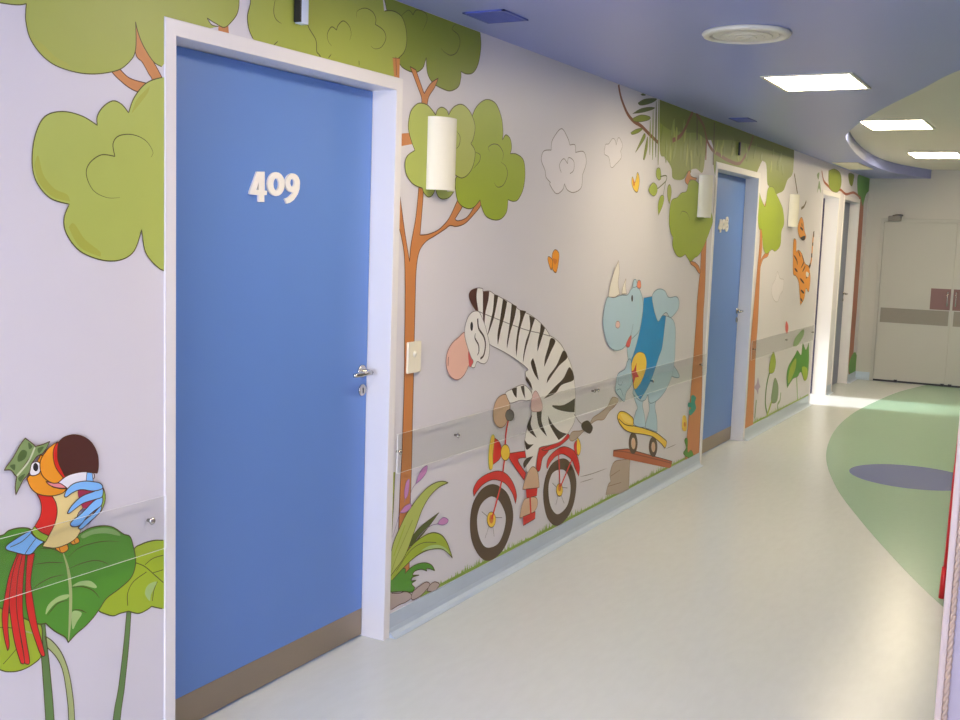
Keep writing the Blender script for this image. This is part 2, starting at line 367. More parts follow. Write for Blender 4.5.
# double door at the end
dd = thing('door_5', (1.0, YE, 0), 'pale double door with steel bands in the end wall', 'door', kind='structure')
bm = bmesh.new()
box(bm, 0.165, 0.205, YE-.02, YE+.01, 0, 1.915, .003); box(bm, 1.80, 1.84, YE-.02, YE+.01, 0, 1.915, .003); box(bm, 0.2, 1.805, YE-.02, YE+.01, 1.875, 1.915, .003)
build('door_frame', bm, M['enddoor'], dd)
bm = bmesh.new(); box(bm, .206, 1.80, YE-.013, YE+.004, 0.0005, .0215)
for x in (.46, .97, 1.05, 1.5): box(bm, x-.02, x+.02, YE-.03, YE-.008, .001, .032, .003)
build('gap_shade', bm, M['black'], dd)['label'] = 'black strip put in as the shaded gap under the doors'  # black strip stands in for the shade in the gap below the leaves
for k, (a, b) in enumerate(((0.208, 0.996), (1.004, 1.797))):
    bm = bmesh.new(); box(bm, a, b, YE-.014, YE+.005, 0.022, 1.872, .002)
    lf = build('door_leaf', bm, M['enddoor'], dd)
    bm = bmesh.new(); box(bm, a+.026, b-.018, YE-.0165, YE-.0145, 0.70, 0.872)
    build('steel_band', bm, M['band'], lf)['label'] = 'brushed steel band across the door'
    c = (0.770, 0.985) if k == 0 else (1.012, 1.225)
    bm = bmesh.new(); box(bm, c[0], c[1], YE-.0165, YE-.0145, 0.882, 1.125)
    build('hand_plate', bm, M['brown'], lf)['label'] = 'reddish brown push plate'
    h = 0.955 if k == 0 else 1.045
    bm = bmesh.new()
    tube(bm, [(h, YE-.016, 1.09), (h, YE-.06, 1.085), (h, YE-.065, 1.04), (h, YE-.065, .98), (h, YE-.06, .935), (h, YE-.016, .93)], .009, 10)
    build('pull_handle', bm, M['chrome'], lf)['label'] = 'chrome pull handle'
    s = 0.30 if k == 0 else 1.70
    bm = bmesh.new(); box(bm, s-.05, s+.09 if k == 0 else s+.05, YE-.075, YE-.015, 1.885, 1.94, .006)
    tube(bm, [(s, YE-.05, 1.945), (s+(.06 if k == 0 else -.06), YE-.16, 1.955), (s+(.10 if k == 0 else -.1), YE-.02, 1.95)], .008, 8)
    build('door_closer', bm, M['band'], lf)['label'] = 'grey brown door closer arm at the top'

# ------------------------------------------------------------------ wall decals (the mural)
def cut(poly, f):
    out = []; n = len(poly)
    for i in range(n):
        a, b = poly[i], poly[(i+1) % n]; fa, fb = f(a), f(b)
        if fa >= 0: out.append(a)
        if (fa >= 0) != (fb >= 0): out.append(a+(b-a)*(fa/(fa-fb)))
    return out
ZB, ZT = 0.094, ZS-0.002
def pieces(poly):
    """The part of a flat outline on bare wall: not over doors, skirting or ceiling."""
    p = cut(cut(poly, lambda q: q.y-ZB), lambda q: ZT-q.y)
    p = cut(p, lambda q: YE-0.003-q.x)
    done = []; lo = -9.0
    for a, b, w in DOORS:
        l = cut(cut(p, lambda q: q.x-lo), lambda q: a-0.001-q.x)
        m = cut(cut(cut(p, lambda q: q.x-a+.001), lambda q: b+0.001-q.x), lambda q: q.y-ZF-.001)
        done += [l, m]; lo = b+0.001
    done.append(cut(p, lambda q: q.x-lo))
    res = []
    for d in done:
        c = []
        for q in d:
            if not c or (q-c[-1]).length > 2e-5: c.append(q)
        if len(c) > 1 and (c[0]-c[-1]).length < 2e-5: c.pop()
        if len(c) >= 3:
            ar = sum(c[i].x*c[(i+1) % len(c)].y-c[(i+1) % len(c)].x*c[i].y for i in range(len(c)))/2
            if abs(ar) > 2e-6: res.append(c)
    return res
def bare(q):
    if not (ZB <= q.y <= ZT) or q.x > YE-.003: return False
    return not any(a < q.x < b and q.y < ZF for a, b, w in DOORS)
wall3 = lambda u, v, h: Vector((h, u, v))
def ribbon(bm, pts, w, closed, h0, h1, mi, taper=False):
    n = len(pts); L = []
    for i in range(n):
        a = pts[i-1] if (closed or i > 0) else pts[i]; b = pts[(i+1) % n] if (closed or i < n-1) else pts[i]
        d = b-a
        d = d.normalized() if d.length > 1e-9 else Vector((1, 0))
        k = 0.5
        if taper: k = 0.5*min(1, 0.25+2.4*min(i, n-1-i)/max(1, n-1))
        o = Vector((-d.y, d.x))*w*k
        L.append((pts[i]+o, pts[i]-o))
    for i in range(n if closed else n-1):
        if not (bare(pts[i]) and bare(pts[(i+1) % n])): continue
        (a, b), (c, d) = L[i], L[(i+1) % n]
        v = [bm.verts.new(wall3(q.x, q.y, h)) for h in (h1, h0) for q in (a, b, d, c)]
        for f in ((0, 1, 2, 3), (7, 6, 5, 4), (0, 4, 5, 1), (1, 5, 6, 2), (2, 6, 7, 3), (3, 7, 4, 0)):
            bm.faces.new([v[j] for j in f]).material_index = mi
def mm(pts): return [tuple([p[0]/1000, p[1]/1000]+list(p[2:])) for p in pts]
def decal_part(name, order, shapes, parent):
    bm = bmesh.new(); slots = []
    def slot(c):
        if c not in slots: slots.append(c)
        return slots.index(c)
    h0 = 0.0005+order*0.00035
    for i, s in enumerate(shapes):
        h1 = h0+0.00003*(i+1)-(0.00003*(i+1) > 0.0003)*0.0
        if s[0] == 'f':
            o = spline(mm(s[2]))
            for pc in pieces(o): prism(bm, [[(q.x, q.y) for q in pc]], wall3, h0, h1, slot(s[1]))
            if s[3]: ribbon(bm, o, s[4]/1000, True, h0, h1+0.000012, slot(s[3]))
        elif s[0] == 's':
            ribbon(bm, spline(mm(s[2]), closed=False, n=8), s[3]/1000, False, h0, h1, slot(s[1]), bool(s[4]))
        elif s[0] == 'r':
            o, q = spline(mm(s[2])), spline(mm(s[3]))
            prism(bm, [[(v.x, v.y) for v in o], [(v.x, v.y) for v in q]], wall3, h0, h1, slot(s[1]))
    return build(name, bm, [paint(c) for c in slots], parent)
DECALS=[
["tree_picture","round crowned green tree picture on the wall left of door 409","wall picture",None,[["branch",None,1,[["f","bark",[[2109,2079,1],[2122,2045],[2141,2015],[2174,1983],[2204,1948,1],[2204,1904,1],[2115,1893,1],[2138,1913],[2168,1934],[2156,1950],[2135,1975],[2111,1996]],"ink_brown",2.6]]],["branch",None,1,[["f","bark",[[2027,1938,1],[2058,1946,1],[2092,1928],[2153,1923,1],[2138,1896,1],[2109,1898],[2080,1907],[2047,1924]],"ink_brown",2.6]]],["branch",None,1,[["f","bark",[[2426,2132,1],[2464,2139,1],[2468,2106,1],[2422,2098,1]],"ink_brown",2.8]]],["upper_crown",None,2,[["f","leaf_mid",[[1686,2089,1],[1685,2041,1],[1729,2044],[1756,2048],[1774,2054,1],[1772,2036],[1772,2013],[1783,1977],[1811,1947],[1849,1927],[1898,1919],[1950,1919],[2003,1928],[2058,1946],[2095,1975],[2109,1997],[2113,2029],[2111,2075,1],[2122,2045],[2141,2015],[2174,1983],[2204,1974,1],[2298,2078,1],[2424,2119,1],[2396,2119],[2377,2134,1],[2410,2126],[2448,2121],[2479,2143],[2504,2173],[2510,2210],[2499,2264,1]],"ink_green",2.8],["f","leaf_rim",[[1787,1980,1],[1815,1951],[1854,1932],[1898,1924,1],[1893,1934],[1854,1946],[1820,1968]],0,0]]],["lower_crown",None,3,[["f","leaf_light",[[2198,1944],[2146,1922],[2106,1881],[2086,1839,1],[2062,1858],[2033,1863],[2001,1844],[1982,1818],[1982,1796,1],[1933,1814],[1874,1818],[1822,1800],[1793,1751],[1784,1686],[1797,1641],[1836,1606],[1892,1594,1],[1876,1560],[1882,1522],[1923,1479],[1992,1456],[2057,1456],[2104,1480],[2131,1537,1],[2145,1475],[2195,1432],[2239,1421,1],[2238,1950,1]],"ink_green",3.0],["f","leaf_rim",[[1790,1682,1],[1803,1642],[1842,1610],[1895,1601,1],[1885,1618],[1848,1630],[1816,1661],[1801,1706]],0,0],["f","leaf_rim",[[1889,1537,1],[1924,1488],[1989,1464,1],[1987,1478],[1940,1508],[1906,1547]],0,0],["f","leaf_rim",[[2096,1838,1],[2115,1877],[2160,1917,1],[2153,1898],[2123,1865]],0,0],["s","ink_green",[[2164,1730],[2171,1746],[2145,1773],[2099,1784],[2052,1776],[2033,1754],[2039,1723,1],[1994,1723],[1956,1699],[1946,1669],[1968,1632],[2012,1616],[2055,1618]],2.8,1]]]]],
["tree_picture","wide pale green tree crown picture on the wall above door 409","wall picture",None,[["trunk",None,5,[["f","bark",[[3323,2172,1],[3370,2177,1],[3371,2106,1],[3337,2102,1]],"ink_brown",3.5],["s","ink_brown",[[3344,2179],[3351,2115]],2.8,0]]],["left_crown",None,3,[["f","leaf_mid",[[2535,2253,1],[2556,2229],[2559,2210],[2547,2170],[2555,2133],[2577,2106],[2612,2070,1],[2936,2084,1],[2895,2115],[2882,2123],[2876,2159],[2837,2193],[2819,2231],[2826,2273],[2838,2316,1]],"ink_green",3.3],["s","ink_green",[[2677,2259],[2666,2212],[2676,2187],[2704,2178]],3.0,1],["s","ink_green",[[2666,2106],[2688,2123]],3.0,1]]],["right_crown",None,4,[["f","leaf_mid",[[2838,2316,1],[2826,2273],[2819,2230],[2837,2192],[2876,2158],[2882,2123],[2895,2115],[2954,2076,1],[3344,2074,1],[3361,2176,1],[3399,2205],[3414,2243],[3406,2289],[3376,2325],[3321,2334],[3263,2323,1],[3244,2402,1]],"ink_green",3.6],["s","ink_green",[[3098,2270],[3102,2292],[3146,2310],[3191,2307],[3213,2288],[3210,2268,1],[3261,2257],[3278,2232],[3253,2199],[3212,2185],[3186,2191]],3.3,1],["s","ink_green",[[2961,2153],[2942,2166],[2937,2189],[2959,2214],[2986,2209,1],[2995,2226],[3023,2245],[3056,2235],[3069,2212],[3061,2189]],3.2,1],["s","ink_green",[[2944,2112],[2960,2127]],3.2,1],["s","ink_green",[[3119,2114],[3117,2131]],3.3,1]]]]],
["tree_picture","tall orange trunked tree picture between door 409 and the zebra","wall picture",None,[["trunk",None,3,[["f","bark",[[3396,1684,1],[3380,1629],[3387,1586],[3414,1531],[3436,1464],[3445,1364],[3449,1276],[3452,1149],[3457,957],[3456,841],[3454,726],[3447,571],[3444,414],[3443,195],[3530,192,1],[3524,395],[3525,556],[3526,715],[3523,833],[3523,950],[3521,1106],[3520,1324],[3522,1419],[3540,1483],[3585,1521],[3652,1545],[3728,1572],[3766,1587],[3820,1585],[3887,1599],[3955,1635],[4017,1679],[4007,1713,1],[3953,1663],[3899,1623],[3832,1608],[3804,1614,1],[3862,1666],[3894,1708,1],[3826,1698,1],[3776,1636],[3739,1602],[3676,1568],[3602,1550],[3542,1546,1],[3556,1679],[3558,1742,1],[3526,1740,1],[3509,1614],[3479,1507],[3473,1445,1],[3436,1550]],"ink_brown",3.9]]],["branch",None,3,[["f","bark",[[3374,1910,1],[3459,1921,1],[3469,1881,1],[3376,1864,1]],"ink_brown",3.6]]],["branch",None,3,[["f","bark",[[3441,2159,1],[3482,2153,1],[3539,2082],[3548,2079,1],[3590,2119],[3644,2146,1],[3619,2108],[3577,2065],[3567,2017,1],[3521,2012,1],[3528,2053],[3497,2094]],"ink_brown",3.7]]],["crown",None,2,[["f","leaf_olive",[[3246,2391,1],[3280,2330],[3317,2199,1],[3368,2160],[3408,2145],[3477,2143],[3528,2166],[3545,2193],[3553,2209,1],[3565,2153],[3609,2122],[3684,2110],[3742,2111],[3800,2135],[3817,2170],[3817,2196,1],[3863,2193],[3917,2207],[3956,2249],[3973,2318],[3962,2376],[3957,2408,1]],"ink_green",4.1],["s","ink_green",[[3366,2321],[3420,2356],[3453,2346,1],[3477,2368],[3535,2370],[3551,2346],[3521,2299]],3.5,1],["s","ink_green",[[3765,2370],[3738,2346],[3787,2332],[3802,2303],[3778,2264],[3734,2246],[3689,2249],[3659,2260]],3.8,1]]],["crown",None,4,[["f","leaf_lime",[[3921,2038],[3953,2075],[4008,2106],[4065,2116],[4126,2103],[4175,2053],[4192,1998],[4190,1963,1],[4219,1987],[4260,1976],[4278,1942],[4268,1911,1],[4329,1914],[4397,1894],[4419,1836],[4408,1769],[4362,1719],[4314,1707],[4262,1712,1],[4253,1660],[4208,1629],[4147,1620],[4070,1632],[4028,1665],[4008,1699,1],[3953,1666],[3897,1660],[3834,1678],[3805,1717],[3801,1776],[3846,1812],[3852,1932]],"ink_green",4.2],["s","ink_green",[[4080,1904],[4064,1920],[4108,1938],[4161,1936],[4202,1907],[4194,1875]],3.8,1],["s","ink_green",[[4182,1869],[4230,1853],[4248,1818],[4213,1773],[4159,1761],[4127,1779]],3.8,1],["s","ink_green",[[3952,1892],[3995,1884],[3990,1856],[3942,1825]],3.6,1]]],["crown",None,5,[["f","leaf_light",[[3440,1961],[3453,1998],[3486,2026],[3521,2037],[3575,2034],[3632,2006,1],[3643,2026],[3674,2040],[3712,2034],[3729,2017,1],[3763,2049],[3815,2068],[3863,2064],[3913,2038],[3944,1994],[3933,1946],[3913,1923,1],[3951,1894],[3940,1839],[3901,1799],[3847,1780],[3793,1789,1],[3796,1736],[3758,1701],[3707,1689],[3668,1697],[3644,1725,1],[3624,1701],[3594,1692],[3562,1705],[3549,1723,1],[3483,1735],[3435,1766],[3423,1807],[3438,1836],[3489,1860,1],[3464,1890],[3441,1930]],"ink_green",3.8],["s","ink_green",[[3788,1965],[3823,1942],[3819,1909],[3793,1890]],3.5,1]]]]],
["leaf_plant_picture","broad leaved plant picture under the toucan on the left wall","wall picture",None,[["stem",None,1,[["f","stem_dark",[[1784,557,1],[1804,551,1],[1809,493],[1818,415],[1829,277],[1837,80,1],[1809,93,1],[1803,287],[1795,423],[1789,499]],"ink_green",2.4]]],["stem",None,1,[["f","stem_pale",[[1804,510,1],[1829,486],[1855,447],[1875,395],[1888,327],[1894,253],[1897,53,1],[1877,62,1],[1875,259],[1869,334],[1857,402],[1836,446],[1811,477,1]],"ink_green",2.4]]],["stem",None,1,[["f","stem_dark",[[2075,502,1],[2090,498,1],[2082,405],[2065,281],[2049,192],[2029,-7,1],[2003,5,1],[2024,202],[2044,289],[2064,411]],"ink_green",2.6]]],["leaf",None,2,[["f","leaf_yellow",[[1603,653,1],[1703,608],[1745,583],[1789,548],[1796,511],[1793,464],[1768,449],[1733,445],[1700,452],[1672,467],[1600,520,1]],"ink_green",3.0],["s","ink_green",[[1628,585],[1692,567],[1740,544],[1776,526]],2.0,0],["s","ink_green",[[1681,478],[1701,491],[1725,508]],2.0,0],["s","stem_pale",[[1730,549],[1769,528]],3.8,0]]],["leaf",None,3,[["f","leaf_yellow",[[2097,660],[2129,671],[2171,671],[2209,663,1],[2248,652,1],[2249,447,1],[2197,467],[2165,482,1],[2146,477],[2116,476],[2080,493,1],[2050,496],[2026,496],[1998,510],[1975,528],[1992,550],[2027,568],[2074,593]],"ink_green",3.4],["s","ink_green",[[2107,623],[2140,604],[2177,570],[2213,536]],2.6,0],["s","ink_green",[[2077,510],[2077,545],[2098,572],[2146,587]],2.6,0],["s","ink_green",[[2168,497],[2174,527],[2187,548]],2.6,0],["s","ink_green",[[2140,609],[2171,620],[2213,619]],2.3,0],["s","ink_green",[[2170,578],[2209,577]],2.3,0],["f","leaf_pale",[[2140,527],[2152,548],[2184,549],[2174,532],[2162,516],[2158,500]],0,0]]],["leaf",None,4,[["f","leaf_deep",[[1607,818,1],[1678,799],[1702,806],[1730,806],[1758,799],[1775,785],[1821,746],[1873,739],[1910,748],[1948,757],[1993,753],[2027,741],[2062,715],[2085,703],[2096,676],[2106,627],[2091,588],[2049,567],[2003,552],[1980,531],[1957,512],[1929,496],[1902,486],[1875,470,1],[1865,488],[1834,513],[1811,537],[1806,543,1],[1781,549],[1731,583],[1703,600],[1675,621],[1603,654,1]],"ink_green",3.4],["s","stem_pale",[[1860,716],[1875,672],[1883,621],[1884,572],[1880,511],[1876,474]],9.6,1],["s","ink_green",[[1875,694],[1910,712],[1959,714],[2004,709],[2047,697]],2.7,1],["s","ink_green",[[1877,665],[1915,669],[1959,667],[1992,655],[2019,636]],2.7,1],["s","ink_green",[[1887,614],[1925,605],[1958,585],[1979,559]],2.7,1],["s","ink_green",[[1888,553],[1913,546],[1936,531]],2.7,1],["s","ink_green",[[1864,685],[1821,697],[1773,704]],2.6,1],["s","ink_green",[[1867,653],[1825,657],[1790,651],[1767,642]],2.6,1],["s","ink_green",[[1876,583],[1845,584],[1824,572],[1811,561]],2.6,1],["s","ink_green",[[1791,740],[1821,733],[1852,717]],2.6,1],["f","leaf_pale",[[1890,616],[1914,622],[1947,615],[1968,596],[1963,591],[1925,609]],0,0],["f","leaf_pale",[[1806,566],[1814,588],[1845,601],[1877,598],[1874,589],[1840,587],[1819,576]],0,0],["f","leaf_pale",[[1889,548],[1919,536],[1903,517],[1889,502]],0,0],["f","leaf_soft",[[1921,745],[1959,751],[2004,745],[2038,729],[2050,713],[2004,730],[1959,738],[1926,735]],0,0]]]]],
["toucan_picture","toucan picture in camouflage hat standing on a big green leaf","wall picture",None,[["tail",None,6,[["f","red",[[1726,746,1],[1701,696],[1686,638],[1679,598],[1684,546],[1693,508,1],[1698,521],[1695,572],[1701,633],[1710,694],[1732,743,1]],"ink_brown",2.3],["f","red",[[1729,743,1],[1710,694],[1700,634],[1704,582],[1714,520],[1730,464,1],[1741,464],[1731,527],[1723,585],[1721,628],[1727,689],[1743,738,1]],"ink_brown",2.3],["f","red",[[1740,738,1],[1726,690],[1720,628],[1724,572],[1736,504],[1742,459,1],[1756,457],[1748,513],[1739,580],[1738,623],[1741,677],[1749,736,1]],"ink_brown",2.3],["f","red",[[1754,735,1],[1748,675],[1747,620],[1756,566],[1773,510],[1790,465],[1802,459,1],[1798,479],[1781,542],[1772,592],[1765,637],[1763,671],[1775,732,1]],"ink_brown",2.3]]],["foot",None,7,[["f","orange",[[1837,731],[1857,736],[1872,733],[1877,718],[1862,712],[1849,718]],"ink_brown",2.4],["s","ink_brown",[[1848,731],[1853,717]],1.8,0]]],["foot",None,7,[["f","orange",[[1885,736],[1904,743],[1913,729],[1893,726]],"ink_brown",2.4],["s","ink_brown",[[1896,737],[1899,728]],1.9,0]]],["belly",None,8,[["f","cream",[[1827,872],[1840,846],[1843,819],[1834,791],[1816,768],[1798,744,1],[1836,731],[1872,732],[1898,739],[1912,751],[1915,760],[1904,780],[1910,805],[1926,819],[1924,846],[1916,863],[1866,877]],"ink_brown",2.3]]],["neck",None,9,[["f","red",[[1780,886,1],[1792,864],[1796,842],[1791,821],[1775,800,1],[1793,782],[1817,767,1],[1834,791],[1843,819],[1840,846],[1827,869,1],[1802,874]],"ink_brown",2.5]]],["collar",None,10,[["f","lime",[[1775,801,1],[1767,793],[1765,786],[1781,769],[1806,753,1],[1817,767,1],[1793,782]],"ink_brown",2.3]]],["rump_feathers",None,10,[["f","sky",[[1766,794,1],[1737,787],[1697,773],[1693,762],[1717,749],[1746,736],[1765,734],[1785,748],[1803,755,1],[1781,769],[1769,784]],"ink_brown",2.5],["s","ink_brown",[[1766,787],[1737,771],[1704,765]],2.0,0],["s","ink_brown",[[1778,769],[1761,754],[1746,738]],2.0,0]]],["head",None,11,[["f","orange",[[1754,925,1],[1763,903],[1779,885],[1801,874],[1831,867],[1860,868],[1873,877,1],[1847,883],[1822,900],[1837,948],[1798,976],[1790,969],[1766,936]],"ink_brown",2.5]]],["beak",None,13,[["f","white",[[1847,898,1],[1873,910],[1905,913],[1937,910],[1959,903,1],[1960,888],[1926,886],[1894,886],[1875,877,1]],"ink_brown",2.6],["f","orange",[[1846,1003,1],[1818,990],[1798,970],[1792,952],[1797,928],[1814,909],[1837,897],[1852,901],[1865,910,1],[1842,935],[1834,962],[1835,987]],"ink_brown",2.5],["f","pink",[[1809,908,1],[1832,899],[1852,895],[1873,879,1],[1847,884],[1822,895]],"ink_brown",2.3],["f","red",[[1849,1003,1],[1835,989],[1832,966],[1840,937],[1862,907,1],[1869,912],[1853,937],[1845,964]],"ink_brown",2.3],["f","maroon",[[1849,1001,1],[1866,1011],[1895,1013],[1927,1003],[1954,982],[1972,950],[1975,918],[1971,900,1],[1931,911],[1894,914],[1867,912,1],[1854,937],[1846,964],[1846,987]],"ink_brown",2.6]]],["eye",None,13,[["f","white",[[1770,961],[1762,947],[1764,932],[1780,929],[1792,935],[1794,952],[1785,962]],"ink_brown",2.5],["f","ink_black",[[1787,948],[1786,943],[1783,939],[1779,939],[1776,941],[1773,945],[1772,950],[1773,955],[1776,959],[1780,960],[1783,957],[1786,953]],0,0]]],["hat",None,14,[["f","camo",[[1779,1001,1],[1803,1003],[1822,1007,1],[1813,993],[1800,980],[1785,976],[1775,967],[1766,957],[1760,938],[1743,924],[1733,909],[1721,891,1],[1720,912],[1724,935,1],[1749,964]],"ink_brown",2.5],["f","camo",[[1750,1026,1],[1764,1015],[1780,1001,1],[1771,985],[1724,935,1],[1718,942],[1708,954],[1690,957,1],[1697,966],[1716,985],[1735,1011]],"ink_brown",2.5],["s","camo_pale",[[1778,999],[1758,966],[1725,937]],5.0,0],["f","camo_dark",[[1740,998],[1754,992],[1749,976],[1730,971],[1728,984]],0,0],["f","camo_dark",[[1759,1014],[1770,1002],[1761,997]],0,0],["f","camo_dark",[[1706,965],[1720,966],[1718,952]],0,0],["f","camo_dark",[[1786,995],[1804,996],[1790,982]],0,0],["f","camo_dark",[[1729,931],[1748,938],[1736,921]],0,0]]],["wing",None,14,[["f","maroon_red",[[1908,867],[1957,853],[1957,827],[1924,816]],0,0],["f","sky",[[1937,908,1],[1954,904,1],[1958,875,1],[1933,880,1]],"ink_brown",2.4],["f","grass",[[1980,872,1],[1995,846],[1996,819],[1979,793],[1974,828]],"ink_brown",2.4],["f","sky",[[1907,766,1],[1926,782],[1957,795],[1983,810],[1980,795],[1965,785],[1934,769],[1918,762]],"ink_brown",2.7],["f","sky",[[1882,783],[1892,792],[1919,804],[1957,827],[1986,834],[1984,812],[1957,800],[1935,789],[1913,773],[1891,774]],"ink_brown",2.7],["f","sky",[[1873,813,1],[1887,830],[1919,848],[1957,853],[1987,857],[1986,834],[1957,831],[1924,829],[1897,819],[1881,812]],"ink_brown",2.6],["f","sky",[[1864,860,1],[1872,874],[1893,886],[1925,887],[1957,880],[1982,870],[1987,856],[1957,855],[1919,866],[1892,864],[1871,856]],"ink_brown",2.6]]]]],
["plant_picture","long leaved plant picture with purple flower buds beside door 409","wall picture",None,[["rock",None,4,[["f","stone",[[3359,188,1],[3456,158],[3501,153],[3544,131],[3549,112],[3504,107],[3458,110],[3362,103,1]],"ink_brown",3.3]]],["rock",None,5,[["f","stone",[[3548,112,1],[3557,133],[3594,143],[3660,148],[3691,127],[3653,111],[3615,101],[3563,101]],"ink_brown",3.4]]],["rock",None,6,[["f","stone",[[3667,108,1],[3691,128],[3730,130],[3767,110],[3752,98],[3722,92]],"ink_brown",3.5]]],["bush",None,6,[["f","leaf_deep",[[3356,229,1],[3442,251],[3496,247],[3497,226,1],[3542,240],[3598,241],[3656,229],[3701,207],[3726,178,1],[3682,198],[3659,204],[3663,193,1],[3619,212],[3571,217],[3551,206,1],[3603,192,1],[3554,196],[3543,184,1],[3581,176,1],[3550,171],[3573,149,1],[3552,135],[3482,159],[3358,188,1]],"ink_green",3.7]]],["leaf",None,7,[["f","leaf_ink",[[3745,419,1],[3694,409],[3608,392],[3544,366],[3491,323,1],[3528,329],[3610,351],[3676,382]],"ink_green",3.3]]],["leaf",None,7,[["f","leaf_mid",[[3380,651,1],[3407,648,1],[3400,492],[3393,381,1],[3383,384,1]],"ink_green",3.1]]],["leaf",None,8,[["f","leaf_lime",[[3372,234,1],[3449,274],[3501,311],[3564,336],[3639,347],[3707,343],[3768,319],[3811,283],[3844,237],[3868,196,1],[3829,227],[3782,255],[3720,272],[3652,281],[3576,277],[3495,257],[3407,225,1]],"ink_green",4.2],["f","leaf_pale",[[3614,291],[3680,295],[3750,281],[3813,250],[3840,222],[3781,258],[3720,274],[3652,284]],0,0],["s","ink_green",[[3432,253],[3529,309],[3622,320],[3729,297]],2.9,0]]],["leaf",None,9,[["f","leaf_light",[[3812,531,1],[3765,546],[3705,550],[3638,539],[3564,508],[3501,471],[3450,422],[3408,373],[3381,310],[3361,256,1],[3371,234,1],[3422,260],[3474,287],[3509,319],[3543,366],[3578,414],[3613,462],[3668,503],[3736,526]],"ink_green",4.1],["s","leaf_olive",[[3540,432],[3488,374],[3429,308],[3396,257]],3.6,0],["s","leaf_lime",[[3486,424],[3444,364],[3411,318]],6.4,0]]],["flower_bud",None,9,[["f","lilac",[[3640,632],[3605,627],[3577,606],[3556,574,1],[3597,585],[3634,606]],"ink_lilac",2.9],["s","ink_lilac",[[3556,575],[3525,551],[3518,507]],2.4,0]]],["flower_bud",None,9,[["f","lilac",[[3509,599],[3487,593],[3475,556],[3481,526,1],[3502,545]],"ink_lilac",2.8],["s","ink_lilac",[[3481,527],[3477,516]],2.4,0]]],["flower_bud",None,10,[["f","lilac",[[3523,501],[3482,500],[3447,482,1],[3483,475],[3524,484]],"ink_lilac",2.8],["s","ink_lilac",[[3447,482],[3423,438],[3399,395]],2.4,0]]],["flower_bud",None,9,[["f","lilac",[[3821,372],[3784,390],[3754,386],[3735,374,1],[3776,360],[3811,360]],"ink_lilac",3.0],["s","ink_lilac",[[3735,374],[3675,377],[3609,361],[3572,344]],2.5,0]]]]],
